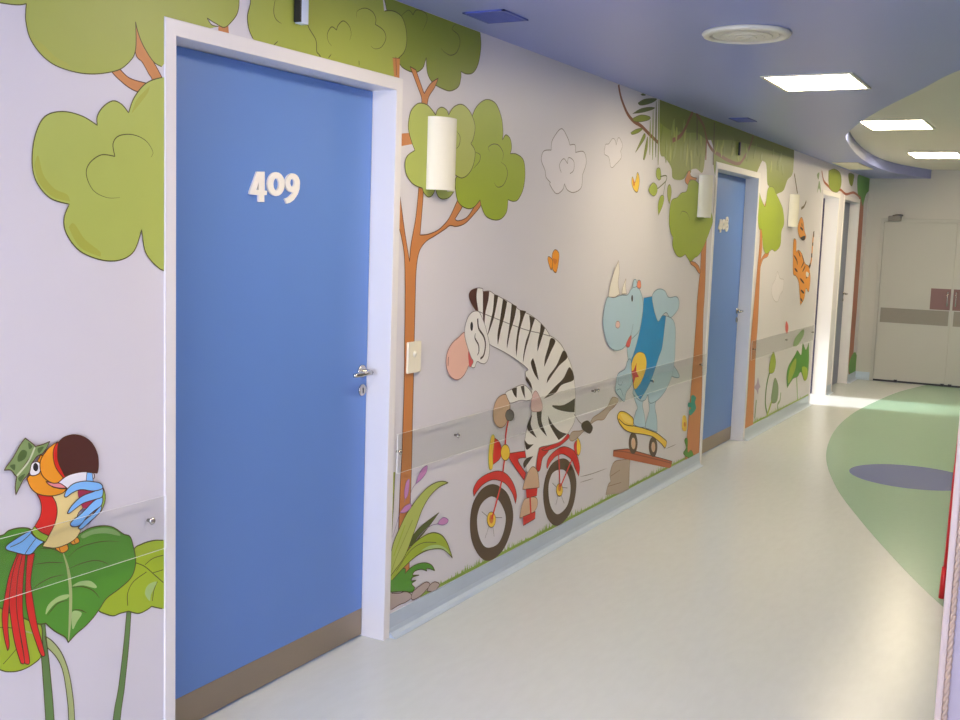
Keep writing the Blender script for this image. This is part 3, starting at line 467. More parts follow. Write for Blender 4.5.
["bicycle_picture","red bicycle picture under the zebra","wall picture",None,[["front_wheel",None,3,[["r","tyre",[[4212,450],[4286,424],[4373,369],[4428,278],[4420,200],[4358,127],[4270,98],[4181,105],[4101,152],[4034,235],[4014,321],[4031,392],[4081,434],[4141,452]],[[4208,394],[4274,365],[4327,315],[4356,262],[4339,203],[4290,160],[4209,159],[4144,186],[4094,251],[4078,322],[4101,370],[4145,391]]],["s","ink_grey",[[4212,287],[4118,344]],2.8,0],["s","ink_grey",[[4212,297],[4317,274]],2.8,0],["s","ink_grey",[[4201,273],[4158,214]],2.3,0],["s","ink_grey",[[4225,267],[4246,201]],2.4,0],["f","yellow",[[4255,278],[4250,261],[4236,251],[4215,251],[4194,261],[4178,277],[4171,296],[4175,313],[4189,323],[4210,323],[4231,314],[4248,297]],"ink_brown",2.8],["f","orange_deep",[[4232,285],[4230,276],[4223,270],[4214,269],[4204,274],[4196,283],[4193,294],[4195,303],[4201,309],[4211,310],[4221,305],[4228,296]],0,0]]],["rear_wheel",None,3,[["r","tyre",[[4979,440],[5066,404],[5138,334],[5163,258],[5134,165],[5054,111],[4933,98],[4828,152],[4772,231],[4754,319],[4785,397],[4859,439]],[[4944,388],[5018,364],[5077,301],[5088,237],[5048,174],[4947,156],[4873,193],[4828,254],[4814,333],[4854,385]]],["s","ink_grey",[[4949,281],[4859,333]],3.2,0],["s","ink_grey",[[4948,295],[5048,273]],3.2,0],["s","ink_grey",[[4937,258],[4911,211]],2.6,0],["s","ink_grey",[[4968,252],[5014,199]],2.7,0],["f","yellow",[[4990,273],[4986,258],[4972,248],[4952,248],[4931,256],[4915,272],[4908,289],[4911,305],[4925,314],[4946,315],[4967,307],[4982,291]],"ink_brown",3.2],["f","orange_deep",[[4967,288],[4965,280],[4959,275],[4950,274],[4940,279],[4933,286],[4929,296],[4931,304],[4937,309],[4946,310],[4956,306],[4963,298]],0,0]]],["mudguard",None,5,[["f","red",[[4040,428,1],[4033,461],[4076,494],[4167,507],[4263,501],[4347,471],[4418,415],[4458,352],[4449,312,1],[4413,368],[4351,420],[4283,452],[4201,471],[4124,466],[4076,449]],"ink_brown",3.3]]],["mudguard",None,5,[["f","red",[[4779,435],[4795,471],[4871,496],[4972,502],[5079,472],[5148,430],[5195,359],[5187,310,1],[5134,361],[5085,414],[4976,462],[4894,467],[4827,448],[4788,420,1]],"ink_brown",3.7]]],["fork",None,6,[["s","red",[[4320,553],[4291,431],[4214,289]],13.1,0]]],["stay",None,6,[["s","red",[[4916,476],[4950,298]],11.6,0],["s","red",[[5088,417],[4960,300]],11.7,0]]],["frame",None,6,[["f","red",[[4369,565,1],[4550,548,1],[4567,512,1],[4457,520],[4549,439,1],[4532,408,1],[4448,473],[4366,542]],"ink_brown",3.4],["f","red",[[4689,542,1],[4818,530],[4772,499],[4726,482],[4703,428],[4656,428,1],[4668,500]],"ink_brown",3.5]]],["saddle",None,7,[["f","red",[[5005,563],[5042,543],[4988,525],[4908,513],[4771,514],[4709,528,1],[4817,534],[4904,546]],"ink_brown",3.6]]],["handlebar",None,7,[["s","red",[[4342,723],[4323,664],[4319,588]],14.0,0],["f","yellow",[[4369,568],[4364,550],[4349,539],[4327,538],[4304,547],[4286,563],[4279,583],[4283,600],[4299,612],[4321,613],[4344,605],[4361,588]],"ink_brown",3.3]]],["grip",None,12,[["f","grey_dark",[[4395,738],[4390,726],[4374,718],[4353,718],[4330,724],[4314,736],[4307,750],[4312,762],[4327,770],[4348,771],[4370,764],[4387,753]],"ink_brown",2.8]]],["headlamp",None,7,[["f","red",[[4200,665,1],[4259,636],[4286,593],[4273,557],[4207,540,1],[4192,608]],"ink_brown",3.2],["f","yellow",[[4181,670],[4212,665],[4201,592],[4203,527],[4173,528],[4163,598]],"grass",3.2]]],["tail_lamp",None,6,[["f","red",[[5108,493],[5150,505],[5164,431],[5123,447]],"ink_brown",3.2],["f","yellow",[[5148,520],[5189,485],[5194,440],[5165,425],[5143,466]],"ink_brown",3.3]]],["pedal",None,12,[["f","red",[[4549,363,1],[4678,344,1],[4673,306,1],[4562,316,1]],"ink_brown",3.5],["f","red",[[4530,233,1],[4665,229,1],[4664,194,1],[4537,188,1]],"ink_brown",3.5],["s","red",[[4598,317],[4615,227]],15.1,0]]]]],
["zebra_picture","zebra picture riding the red bicycle on the corridor wall","wall picture",None,[["body",None,8,[["f","zebra_white",[[4026,1232,1],[4177,1196],[4323,1162],[4494,1125],[4640,1101],[4754,1082],[4875,1036],[4962,971],[5030,906],[5077,815],[5096,744],[5102,665],[5095,613],[5044,577],[5004,557],[4926,535],[4806,536],[4691,542],[4666,517],[4647,455],[4620,435],[4553,447],[4545,505],[4521,572],[4521,611],[4543,672],[4575,708],[4580,755],[4579,803],[4563,845],[4515,889],[4498,926],[4528,937,1],[4474,964],[4351,1013],[4235,1052],[4135,1084],[4114,1112],[4073,1151],[4028,1196]],"ink_soft",3.4],["f","stripe",[[4765,1069],[4819,1050],[4771,1003],[4702,934,1],[4707,976],[4740,1030]],0,0],["f","stripe",[[4919,997],[4970,957],[4867,921],[4738,851,1],[4754,882],[4846,931]],0,0],["f","stripe",[[5005,906],[5065,837],[4916,824],[4840,790],[4711,778,1],[4837,824],[4933,856]],0,0],["f","stripe",[[4574,988,1],[4608,944],[4646,875,1],[4593,913],[4553,965]],0,0],["f","stripe",[[4513,907,1],[4561,869],[4584,833,1],[4544,863],[4506,890]],0,0],["f","stripe",[[4813,733],[4947,719],[5092,737,1],[5092,664,1],[4992,679],[4868,707]],0,0],["f","stripe",[[4769,686,1],[4836,632],[4920,588],[5008,563,1],[4908,545,1],[4839,598],[4786,647]],0,0],["f","stripe",[[4640,733],[4691,729],[4698,667],[4767,585,1],[4683,637],[4651,682]],0,0],["f","stripe",[[4586,713],[4579,667],[4649,595,1],[4564,637],[4540,665],[4559,694]],0,0],["f","stripe",[[4518,604,1],[4560,578],[4618,569,1],[4544,554]],0,0],["f","stripe",[[4616,511,1],[4576,491],[4525,466,1],[4514,494],[4548,512]],0,0]]],["mane",None,9,[["f","zebra_white",[[3937,1308],[3957,1324],[4008,1332],[4052,1328],[4060,1316],[4117,1316],[4165,1300],[4248,1278],[4331,1254],[4417,1220],[4523,1194],[4634,1153],[4712,1112],[4753,1080,1],[4639,1101],[4494,1125],[4322,1162],[4176,1196],[4029,1231],[3984,1248],[3946,1283]],"ink_soft",3.6],["f","maroon",[[3937,1308],[3957,1324],[4008,1332,1],[4003,1288],[4032,1212,1],[3984,1248],[3946,1283]],0,0],["f","stripe_red",[[4057,1316,1],[4114,1315,1],[4108,1277],[4085,1222],[4081,1156,1],[4065,1208]],0,0],["f","stripe",[[4160,1300,1],[4199,1294,1],[4183,1246],[4163,1196],[4126,1140],[4110,1124,1],[4131,1176],[4154,1233]],0,0],["f","stripe",[[4245,1278,1],[4286,1264,1],[4264,1199],[4235,1141],[4211,1076,1],[4205,1121],[4223,1186]],0,0],["f","stripe",[[4331,1253,1],[4382,1240,1],[4363,1186],[4325,1120],[4301,1053,1],[4299,1085],[4315,1151],[4326,1211]],0,0],["f","stripe",[[4414,1222,1],[4480,1213,1],[4455,1182],[4418,1115],[4398,1010,1],[4389,1055],[4400,1123],[4421,1183]],0,0],["f","stripe",[[4515,1192,1],[4578,1175,1],[4546,1130],[4516,1077],[4486,1025],[4469,972,1],[4470,1011],[4490,1071],[4528,1131]],0,0],["f","stripe",[[4644,1148,1],[4692,1122,1],[4660,1076],[4619,1017,1],[4620,1062],[4638,1109]],0,0]]],["muzzle",None,9,[["f","skin_pink",[[3913,1148],[3859,1132],[3799,1106],[3768,1067],[3768,1019],[3800,979],[3856,957],[3911,968],[3950,1003],[3970,1030],[3945,1081]],"ink_rose",3.8],["s","ink_rose",[[3782,1058],[3781,1022]],5.8,0],["f","red_soft",[[3946,1067],[3983,1050],[3995,1019],[3972,1000],[3957,1009]],0,0]]],["head",None,10,[["f","zebra_white",[[4022,1232],[3978,1234],[3936,1215],[3911,1174],[3913,1132],[3937,1089],[3969,1044],[3992,1021],[3976,1001],[4004,995],[4025,1018],[4060,1008],[4098,1004],[4126,1024],[4134,1074],[4111,1127],[4078,1179],[4045,1216]],"ink_soft",3.4],["s","stripe",[[4017,1202],[4030,1160],[4077,1122],[4095,1084],[4083,1042],[4054,1028]],10.0,0],["s","stripe",[[4002,1141],[4000,1120],[4032,1089],[4038,1060],[4024,1045]],8.2,1],["f","ink_black",[[3979,1172],[3978,1162],[3975,1156],[3969,1153],[3963,1156],[3958,1163],[3956,1173],[3957,1182],[3961,1189],[3966,1191],[3972,1189],[3977,1181]],0,0]]],["hand",None,9,[["f","skin_rose",[[4618,827],[4688,766],[4696,725],[4636,724],[4577,740],[4576,796]],"ink_rose",2.9]]],["arm",None,10,[["f","zebra_white",[[4300,849],[4362,863],[4480,871],[4563,830],[4579,799],[4540,790],[4452,801],[4345,802]],"ink_soft",3.3],["f","stripe",[[4362,863,1],[4414,866,1],[4416,817,1],[4389,833]],0,0],["f","stripe",[[4453,866,1],[4488,867,1],[4506,802,1],[4477,831]],0,0]]],["hoof",None,11,[["f","skin_tan",[[4297,847],[4225,836],[4189,789],[4201,735],[4260,699],[4315,708],[4345,754],[4350,792],[4322,825]],"ink_tan",3.7]]],["hoof",None,11,[["f","skin_tan",[[4613,460],[4672,425],[4700,344,1],[4614,348],[4514,369,1],[4553,430]],"ink_tan",4.0]]],["hoof",None,11,[["f","skin_tan",[[4554,317],[4665,299],[4687,258],[4643,230],[4534,231],[4495,233,1],[4512,286]],"ink_tan",3.5]]],["tail",None,9,[["s","ink_soft",[[5091,653],[5157,606],[5227,574]],5.4,0],["f","stripe",[[5198,593],[5269,597],[5322,570],[5348,544],[5312,520],[5242,541],[5194,568]],0,0]]]]],
["rope_picture","frayed grey brown rope picture stretched from zebra to rhino","wall picture",None,[["strand",None,4,[["f","rope",[[5042,534],[5081,563],[5201,553],[5298,575],[5352,602],[5444,614],[5549,638],[5618,680],[5710,657],[5663,627],[5578,605],[5502,571],[5401,580],[5310,567],[5213,540],[5097,513]],"ink_tan",3.9]]]]],
["rhino_picture","blue rhino picture in blue shirt riding a yellow skateboard","wall picture",None,[["tail",None,7,[["f","rhino",[[6631,765],[6683,752],[6781,691],[6745,679],[6615,710]],"ink_blue",5.3]]],["leg",None,8,[["f","rhino",[[5949,671],[6102,624],[6110,570],[6151,512],[6184,433,1],[6063,452],[5974,487],[5997,547],[6025,573],[5976,623]],"ink_blue",4.3]]],["leg",None,8,[["f","rhino",[[6192,674],[6454,662],[6351,579],[6335,535],[6381,458],[6399,371,1],[6265,408],[6177,436],[6218,504],[6233,548]],"ink_blue",4.4]]],["body",None,9,[["f","rhino",[[5870,1086],[6158,1116],[6592,1063],[6660,875],[6656,778],[6616,693],[6508,618],[6374,577],[6239,574],[6198,629],[6147,604],[6060,610],[5938,665],[5931,717],[5814,910],[5823,988]],"ink_blue",4.3]]],["shirt",None,10,[["f","shirt_blue",[[6035,1221,1],[6178,1226,1],[6203,1174],[6245,1119],[6309,1065,1],[6379,1099],[6447,1094,1],[6432,1009],[6407,902],[6360,851],[6258,736],[6159,664],[6063,616,1],[5978,668],[5930,718],[5874,825],[5878,868],[5905,895],[5948,950],[5990,1021],[6022,1093],[6033,1158]],"ink_blue",3.6],["f","yellow",[[6028,903],[6106,879],[6140,824],[6112,766],[6045,713],[5960,690],[5922,747],[5885,824],[5908,873],[5956,899]],"ink_tan",3.6],["f","red_deep",[[5968,845,1],[5970,794,1],[6022,756,1],[5959,758,1],[5930,718,1],[5918,770,1],[5888,802,1],[5928,805,1]],0,0]]],["shoulder",None,11,[["f","rhino",[[6177,1226],[6223,1256],[6311,1267],[6404,1251],[6482,1210],[6627,1209],[6687,1179],[6677,1131],[6597,1095],[6526,1082],[6449,1117],[6371,1098],[6308,1070],[6244,1119],[6202,1174]],"ink_blue",5.0]]],["arm",None,11,[["f","rhino",[[5867,873],[5818,866],[5785,826],[5681,807],[5658,761],[5655,711],[5728,667],[5800,636],[5822,686],[5907,728],[5891,801]],"ink_blue",4.7],["s","ink_blue",[[5694,782],[5688,750],[5738,738],[5759,758]],4.1,0],["s","ink_blue",[[5674,716],[5732,714],[5776,669]],4.1,0]]],["head",None,12,[["f","rhino",[[5476,1247],[5444,1217],[5424,1164],[5422,1103],[5461,1033],[5518,978],[5595,950],[5672,941],[5748,949],[5813,978],[5889,998],[5986,1036],[6022,1122],[6026,1195],[5975,1259],[5898,1292],[5825,1281],[5766,1248],[5670,1249],[5559,1239]],"ink_blue",4.5],["f","skin_rose",[[5670,1085],[5667,1075],[5656,1069],[5640,1067],[5624,1071],[5611,1078],[5606,1089],[5609,1098],[5620,1105],[5635,1106],[5652,1103],[5665,1095]],"ink_rose",3.4],["f","ink_black",[[5855,1225],[5855,1216],[5851,1209],[5845,1207],[5837,1209],[5831,1217],[5828,1226],[5829,1236],[5833,1243],[5840,1245],[5847,1242],[5852,1235]],0,0],["f","red_soft",[[5842,1012],[5862,1000],[5842,954],[5807,948],[5780,968]],"ink_rose",2.9],["s","ink_blue",[[5878,1077],[5863,1036],[5842,1009]],4.1,0]]],["horn",None,13,[["f","horn",[[5480,1246,1],[5495,1304],[5540,1376],[5602,1441,1],[5623,1382],[5612,1321],[5643,1257,1],[5576,1242]],"ink_tan",3.3]]],["horn",None,13,[["f","horn",[[5677,1256,1],[5686,1292],[5729,1342,1],[5729,1298],[5749,1254,1]],"ink_tan",2.8]]],["ear",None,13,[["f","rhino",[[5848,1289],[5853,1327],[5886,1331],[5913,1297]],"ink_blue",4.0],["f","coral",[[5907,1295],[5923,1326],[5965,1321],[5974,1285],[5940,1278]],"ink_blue",4.1]]]]],
["skateboard_picture","yellow skateboard picture under the rhino on the wall","wall picture",None,[["wheel",None,6,[["r","tyre",[[6058,353],[6052,321],[6028,301],[5992,298],[5954,313],[5924,341],[5909,376],[5915,408],[5938,428],[5973,431],[6012,417],[6043,388]],[[6015,360],[6013,344],[6003,333],[5987,331],[5971,338],[5958,352],[5951,370],[5953,386],[5963,396],[5978,398],[5995,392],[6008,377]]],["f","skin_tan",[[6024,356],[6021,340],[6011,329],[5994,327],[5977,334],[5963,349],[5956,367],[5958,383],[5968,394],[5985,396],[6002,389],[6016,374]],0,0]]],["wheel",None,6,[["r","tyre",[[6421,275],[6415,243],[6390,223],[6351,221],[6311,236],[6279,265],[6263,298],[6269,330],[6294,349],[6332,352],[6372,337],[6405,309]],[[6374,281],[6372,266],[6361,256],[6347,255],[6330,262],[6316,275],[6309,291],[6311,307],[6321,317],[6337,318],[6353,312],[6367,298]]],["f","skin_tan",[[6381,279],[6379,263],[6368,253],[6351,252],[6334,259],[6319,273],[6312,289],[6314,305],[6325,315],[6342,317],[6359,310],[6374,296]],0,0]]],["deck",None,7,[["f","yellow",[[5706,562],[5738,583],[5822,572],[5928,533],[5968,509],[5967,472,1],[6086,446],[6221,413],[6385,368],[6509,321],[6592,284],[6591,258],[6570,241,1],[6491,284],[6391,327],[6296,361],[6136,396],[5984,425],[5857,458],[5762,504],[5719,539]],"ink_brown",5.0],["s","ink_brown",[[5728,545],[5832,498],[5967,469]],4.8,0],["f","yellow_pale",[[5754,566],[5813,562],[5908,528],[5942,505],[5938,487],[5829,516]],0,0]]]]],
["ramp_picture","brown plank picture tilted on a stone under the skateboard","wall picture",None,[["stone",None,3,[["f","rope",[[5687,299],[5803,294],[5950,277,1],[5945,210],[5954,73,1],[5586,130,1],[5616,182],[5652,196],[5637,243]],"ink_tan",4.2],["s","ink_tan",[[5648,226],[5733,233],[5791,237]],3.6,0],["s","ink_tan",[[5617,174],[5821,158]],3.6,0]]],["plank",None,5,[["f","plank",[[5671,372,1],[5894,345,1],[6730,130,1],[6707,86,1],[5670,337,1]],"ink_brown",4.4],["s","plank_dark",[[5680,366],[5908,321],[6719,119]],6.3,0]]]]],
["tree_picture","round crowned tree picture close to the left of door 408","wall picture",None,[["trunk",None,5,[["f","bark",[[7084,1606,1],[7101,1515],[7103,1356],[7089,1281],[7074,1139],[7079,1038],[7045,549],[7022,296],[7006,83,1],[7322,31,1],[7309,255],[7299,521],[7235,1030],[7235,1175],[7231,1303],[7213,1473],[7203,1641,1]],"ink_brown",4.1],["f","bark",[[6860,1436,1],[6981,1425,1],[7068,1398],[7114,1356,1],[7076,1352],[6987,1392],[6903,1412]],"ink_brown",4.0],["f","bark",[[6681,1944,1],[6734,2002,1],[6771,2008,1],[6802,1975],[6921,1971,1],[6885,1952],[6781,1950],[6749,1917,1],[6696,1928]],"ink_brown",3.7]]],["crown",None,6,[["f","leaf_lime",[[6428,1785],[6463,1813],[6552,1829],[6620,1859],[6722,1876],[6758,1933],[6831,1953],[6938,1944],[7056,1893],[7314,1729],[7272,1643],[7200,1574],[7152,1532],[7103,1498],[7027,1465],[6974,1456],[6886,1430],[6831,1448],[6766,1477,1],[6676,1459],[6587,1474],[6511,1527],[6509,1581,1],[6457,1611],[6426,1656],[6416,1716]],"ink_green",3.2],["s","ink_green",[[6619,1723],[6664,1748],[6767,1736],[6827,1690]],3.8,1]]],["leaf",None,7,[["f","leaf_lime",[[6149,1976],[6203,1981],[6229,1930],[6192,1914],[6144,1936]],"ink_green",3.5],["f","leaf_lime",[[6029,1853],[6097,1892],[6165,1876],[6170,1840],[6120,1816],[6053,1831]],"ink_green",3.5],["f","leaf_lime",[[6219,1708,1],[6203,1768],[6239,1821],[6295,1824],[6291,1779]],"ink_green",3.5],["f","leaf_mid",[[6358,1880],[6397,1898],[6432,1853],[6404,1782,1],[6362,1827]],"ink_green",3.6],["s","leaf_ink",[[6215,1935],[6321,1947],[6315,1914],[6178,1862]],6.4,0],["s","leaf_ink",[[6315,1914],[6283,1827]],4.7,0]]]]],
["canopy_picture","hanging leaf canopy picture above door 408","wall picture",None,[["foliage",None,1,[["f","leaf_olive",[[6140,2400,1],[6188,2089],[6287,2053],[6410,2002],[6443,1944],[6539,1935],[6659,1950],[6750,2003],[6901,2029],[7038,2014],[7074,2114],[7094,2230,1],[7159,2252,1],[7242,2194],[7282,2064],[7357,1985,1],[7987,2005,1],[8332,2044,1],[8521,2189],[8575,2203],[8678,2182],[8744,2049],[8799,2023],[9018,1974],[9142,1985],[9309,2020],[9419,2110],[9587,2173],[9598,2312],[9543,2519,1],[8406,2501,1]],0,0],["s","leaf_olive2",[[6382,2208],[6384,2165],[6384,2123]],31.2,1],["s","leaf_soft2",[[6681,2133],[6683,2084],[6681,2035]],42.8,1],["s","leaf_soft2",[[6570,2149],[6575,2101],[6577,2053]],23.7,1],["s","leaf_soft2",[[6329,2136],[6311,2091],[6281,2046]],21.2,1],["s","leaf_mid",[[6946,2305],[6962,2241],[6979,2177]],30.8,1],["s","leaf_mid",[[6774,2138],[6792,2078],[6813,2018]],36.7,1],["s","leaf_soft2",[[6660,2123],[6652,2089],[6637,2054]],21.6,1],["s","leaf_mid",[[6379,2128],[6383,2082],[6384,2037]],27.6,1],["s","leaf_soft2",[[6859,2198],[6856,2144],[6846,2091]],41.3,1],["s","leaf_olive2",[[6745,2128],[6766,2062],[6793,1996]],35.8,1],["s","leaf_soft2",[[6737,2248],[6740,2196],[6740,2143]],35.9,1],["s","leaf_soft2",[[6371,2153],[6363,2101],[6348,2048]],28.9,1],["s","leaf_soft2",[[6693,2217],[6676,2172],[6646,2127]],18.7,1],["s","leaf_soft2",[[6522,2231],[6523,2200],[6521,2167]],26.9,1],["s","leaf_soft2",[[6653,2204],[6648,2134],[6635,2063]],42.5,1],["s","leaf_soft2",[[6421,2296],[6405,2242],[6377,2186]],40.3,1],["s","leaf_mid",[[6414,2261],[6431,2206],[6454,2150]],25.0,1],["s","leaf_olive2",[[6980,2130],[6977,2084],[6969,2037]],28.9,1],["s","leaf_olive2",[[6892,2176],[6907,2144],[6927,2113]],25.7,1],["s","leaf_mid",[[6698,2171],[6699,2100],[6694,2029]],31.2,1],["s","leaf_soft2",[[6604,2310],[6606,2264],[6605,2218]],27.0,1],["s","leaf_mid",[[6641,2286],[6636,2230],[6623,2172]],34.5,1],["s","leaf_soft2",[[6474,2176],[6459,2115],[6431,2053]],40.5,1],["s","leaf_olive2",[[6217,2241],[6211,2188],[6197,2134]],24.5,1],["s","leaf_mid",[[6471,2251],[6473,2209],[6472,2166]],36.4,1],["s","leaf_soft2",[[6291,2158],[6300,2090],[6308,2022]],24.7,1],["s","leaf_mid",[[7734,2236],[7714,2205],[7680,2173]],38.5,1],["s","leaf_soft2",[[7500,2257],[7508,2208],[7514,2158]],32.0,1],["s","leaf_olive2",[[9082,2306],[9087,2269],[9088,2232]],38.1,1],["s","leaf_olive2",[[7723,2306],[7705,2266],[7674,2226]],25.6,1],["s","leaf_mid",[[7840,2235],[7853,2194],[7867,2153]],37.5,1],["s","leaf_olive2",[[8115,2265],[8113,2215],[8103,2164]],33.6,1],["s","leaf_soft2",[[8110,2277],[8091,2223],[8058,2168]],35.2,1],["s","leaf_olive2",[[9041,2252],[9041,2209],[9035,2166]],30.8,1],["s","leaf_mid",[[8837,2228],[8836,2180],[8828,2132]],40.2,1],["s","leaf_soft2",[[9191,2223],[9213,2200],[9253,2141]],50.4,1],["s","leaf_mid",[[7415,2227],[7432,2186],[7453,2146]],35.4,1],["s","leaf_olive2",[[7357,2243],[7343,2215],[7319,2187]],20.3,1],["s","leaf_soft2",[[8345,2316],[8323,2261],[8285,2205]],29.4,1],["s","leaf_soft2",[[9107,2270],[9097,2216],[9074,2161]],27.8,1],["s","leaf_soft2",[[9161,2313],[9140,2277],[9105,2240]],50.1,1],["s","leaf_mid",[[7345,2254],[7324,2206],[7288,2157]],26.3,1],["s","leaf_soft2",[[8535,2265],[8517,2238],[8488,2210]],48.2,1],["s","leaf_soft2",[[8884,2320],[8875,2293],[8858,2265]],49.8,1],["s","leaf_mid",[[7479,2267],[7466,2235],[7444,2202]],30.4,1],["s","leaf_mid",[[8046,2288],[8066,2258],[8093,2229]],25.0,1]]],["shade_band",None,2,[["f","leaf_shade",[[6139,2400,1],[6163,2245,1],[6350,2221],[6633,2234],[6884,2258,1],[7079,2229,1],[7303,2249,1],[7630,2280,1],[8092,2295,1],[8846,2303,1],[9605,2302,1],[9542,2518,1],[8404,2500,1],[6842,2489,1]],0,0]]],["vine",None,3,[["s","vine",[[5488,2381],[5506,2345],[5548,2298],[5640,2237],[5740,2207],[5860,2193],[6008,2159],[6151,2129]],21.4,0],["s","vine",[[6404,2163],[6540,2202],[6628,2256],[6714,2334],[6771,2375]],27.6,0],["s","vine",[[6836,2371],[7008,2310],[7092,2230],[7229,2176],[7440,2152],[7597,2138],[7888,2134],[8043,2200],[8148,2271],[8234,2362]],24.3,0],["s","vine_dark",[[6857,2357],[6884,2211]],21.1,0],["s","bark_red",[[7084,2229],[7092,2100]],19.2,0],["s","vine_dark",[[7236,2374],[7254,2195],[7266,2080]],22.2,0],["s","vine_dark",[[9654,2178],[9823,2014]],22.1,0],["s","vine_dark",[[10194,1965],[10120,1917],[10010,1892]],23.1,0]]],["palm_frond",None,3,[["f","leaf_ink",[[5787,2312,1],[5898,2348],[6086,2373],[6043,2348],[5922,2318],[5824,2303]],0,0],["f","leaf_ink",[[5711,2244,1],[5827,2284],[5965,2311],[6068,2319],[6008,2298],[5849,2265]],0,0],["f","leaf_ink",[[5825,2363,1],[5873,2376],[5905,2369],[5856,2360]],0,0],["f","leaf_olive",[[5728,2222,1],[5851,2254],[5993,2259],[5975,2240],[5837,2214],[5739,2209]],"ink_green",2.7],["f","leaf_olive",[[5701,2141,1],[5784,2168],[5885,2183],[5825,2155],[5730,2134]],"ink_green",2.7],["f","leaf_olive",[[5788,2041,1],[5835,2087],[5910,2156],[5933,2137],[5856,2082]],"ink_green",2.7],["f","leaf_olive",[[5916,2013,1],[5940,2089],[5969,2144],[5977,2085],[5940,2017]],"ink_green",2.8],["s","leaf_olive",[[6000,2242],[6021,2046]],16.7,1],["s","leaf_olive",[[6039,2302],[6071,2022]],17.9,1],["s","leaf_ink",[[6084,2357],[6122,2040]],20.3,1],["s","leaf_olive",[[6125,2369],[6171,2000]],17.0,1]]]]],  # darker olive band along the top is part of the mural print
["tree_picture","round crowned tree picture close to the right of door 408","wall picture",None,[["trunk",None,4,[["f","bark",[[8598,1749,1],[8622,1566],[8600,1382],[8549,962],[8529,725],[8535,377],[8515,29,1],[8779,-10,1],[8745,354],[8711,711],[8720,954],[8689,1381],[8707,1514],[8690,1646],[8775,1833],[8775,1939,1],[8671,1829]],"ink_brown",4.0],["f","bark",[[8849,1501,1],[8944,1495,1],[8898,1461],[8758,1437],[8682,1368,1],[8663,1401],[8722,1454]],"ink_brown",3.2]]],["crown",None,5,[["f","leaf_lime",[[8454,1975],[8599,1905],[8715,1857],[8744,1911],[8784,2006],[8944,2021],[9039,1979],[9167,1930],[9322,1854],[9389,1743],[9313,1671],[9308,1559],[9148,1506],[9020,1520],[8863,1485],[8745,1528],[8657,1672],[8558,1696]],"ink_green",3.2]]]]],
["tiger_picture","orange striped tiger picture leaping beside the last wall light","wall picture",None,[["tail",None,5,[["s","tiger",[[10605,1697],[10586,1570],[10580,1428],[10487,1350],[10332,1336]],39.6,0],["s","ink_black",[[10604,1700],[10614,1646]],43.2,0],["s","ink_black",[[10593,1594],[10596,1563]],43.4,0],["s","ink_black",[[10582,1492],[10587,1452]],43.6,0],["s","ink_black",[[10563,1389],[10486,1353]],37.9,0]]],["body",None,6,[["f","tiger",[[9788,1607],[9888,1601],[9923,1505],[9999,1520],[10160,1483],[10312,1398],[10481,1366],[10589,1254],[10556,1128],[10421,1163],[10378,1072],[10234,1012,1],[10172,1125],[10098,1233],[9967,1288],[9861,1312],[9805,1460]],"ink_brown",4.6],["s","ink_black",[[9827,1475],[9958,1430],[10005,1385]],19.7,1],["s","ink_black",[[10001,1513],[10098,1460]],19.9,1],["s","ink_black",[[10162,1475],[10251,1414],[10151,1354]],20.2,1],["s","ink_black",[[10334,1375],[10230,1322]],20.4,1],["s","ink_black",[[10545,1302],[10391,1258]],20.8,1],["s","ink_black",[[10144,1262],[10334,1212]],20.5,1],["s","ink_black",[[10212,1153],[10363,1119]],20.7,1],["s","ink_black",[[10214,1077],[10316,1043]],20.7,1],["s","ink_black",[[9901,1356],[10023,1325]],19.9,1],["f","white",[[10394,1320],[10500,1303],[10482,1269],[10391,1281]],0,0]]],["head",None,7,[["f","tiger",[[10018,1812],[10121,1785],[10188,1704],[10277,1641],[10161,1609],[9993,1647],[9916,1728]],"ink_brown",4.5],["s","ink_black",[[10018,1723],[10132,1703]],19.7,0],["s","ink_black",[[10061,1761],[10096,1732]],19.7,0],["f","ink_black",[[10065,1634],[10246,1652],[10209,1613],[10105,1612]],0,0]]]]],
["flower_picture","lilac flower and green bud plants picture right of door 408","wall picture",None,[["flower",None,5,[["f","lilac_grey",[[8732,403],[8804,429],[8836,474],[8887,421],[8932,388],[8882,373],[8871,332],[8807,374]],0,0]]],["bud_plant",None,5,[["s","stem_dark",[[9264,93],[9140,224],[9145,380],[9230,493]],30.1,0],["f","leaf_lime",[[9304,651],[9418,555],[9385,478],[9284,466],[9197,489],[9209,573]],"ink_green",3.5]]],["bud_plant",None,5,[["f","leaf_dull",[[9426,412],[9572,320],[9556,196],[9349,210],[9360,328]],"ink_green",3.6],["s","leaf_lime",[[9360,215],[9217,99]],36.0,0],["s","leaf_dull",[[9682,256],[9669,190],[9586,155],[9647,88]],27.9,0]]],["bud_plant",None,5,[["s","leaf_dull",[[8828,289],[8811,138]],25.7,0]]]]],
["leaf_bush_picture","broad green leaf bush picture beside the cream doorway","wall picture",None,[["leaf",None,5,[["f","leaf_deep",[[9920,271,1],[9870,380],[9910,467],[10152,555],[10244,589],[10415,533],[10453,642],[10608,566],[10721,631,1],[10777,455],[10768,292],[10626,270],[10450,371],[10319,336],[10134,335]],"ink_green",3.9],["f","leaf_lime",[[9955,310],[9982,446],[10196,520],[10194,411]],0,0],["f","leaf_yellow",[[10489,407],[10718,378],[10735,275],[10616,277]],0,0]]],["pale_leaf",None,5,[["f","leaf_soft",[[10045,643,1],[10105,713],[10420,776],[10465,720],[10230,639]],0,0]]],["stem",None,4,[["s","leaf_soft",[[10283,347],[10389,106]],25.6,0]]]]],
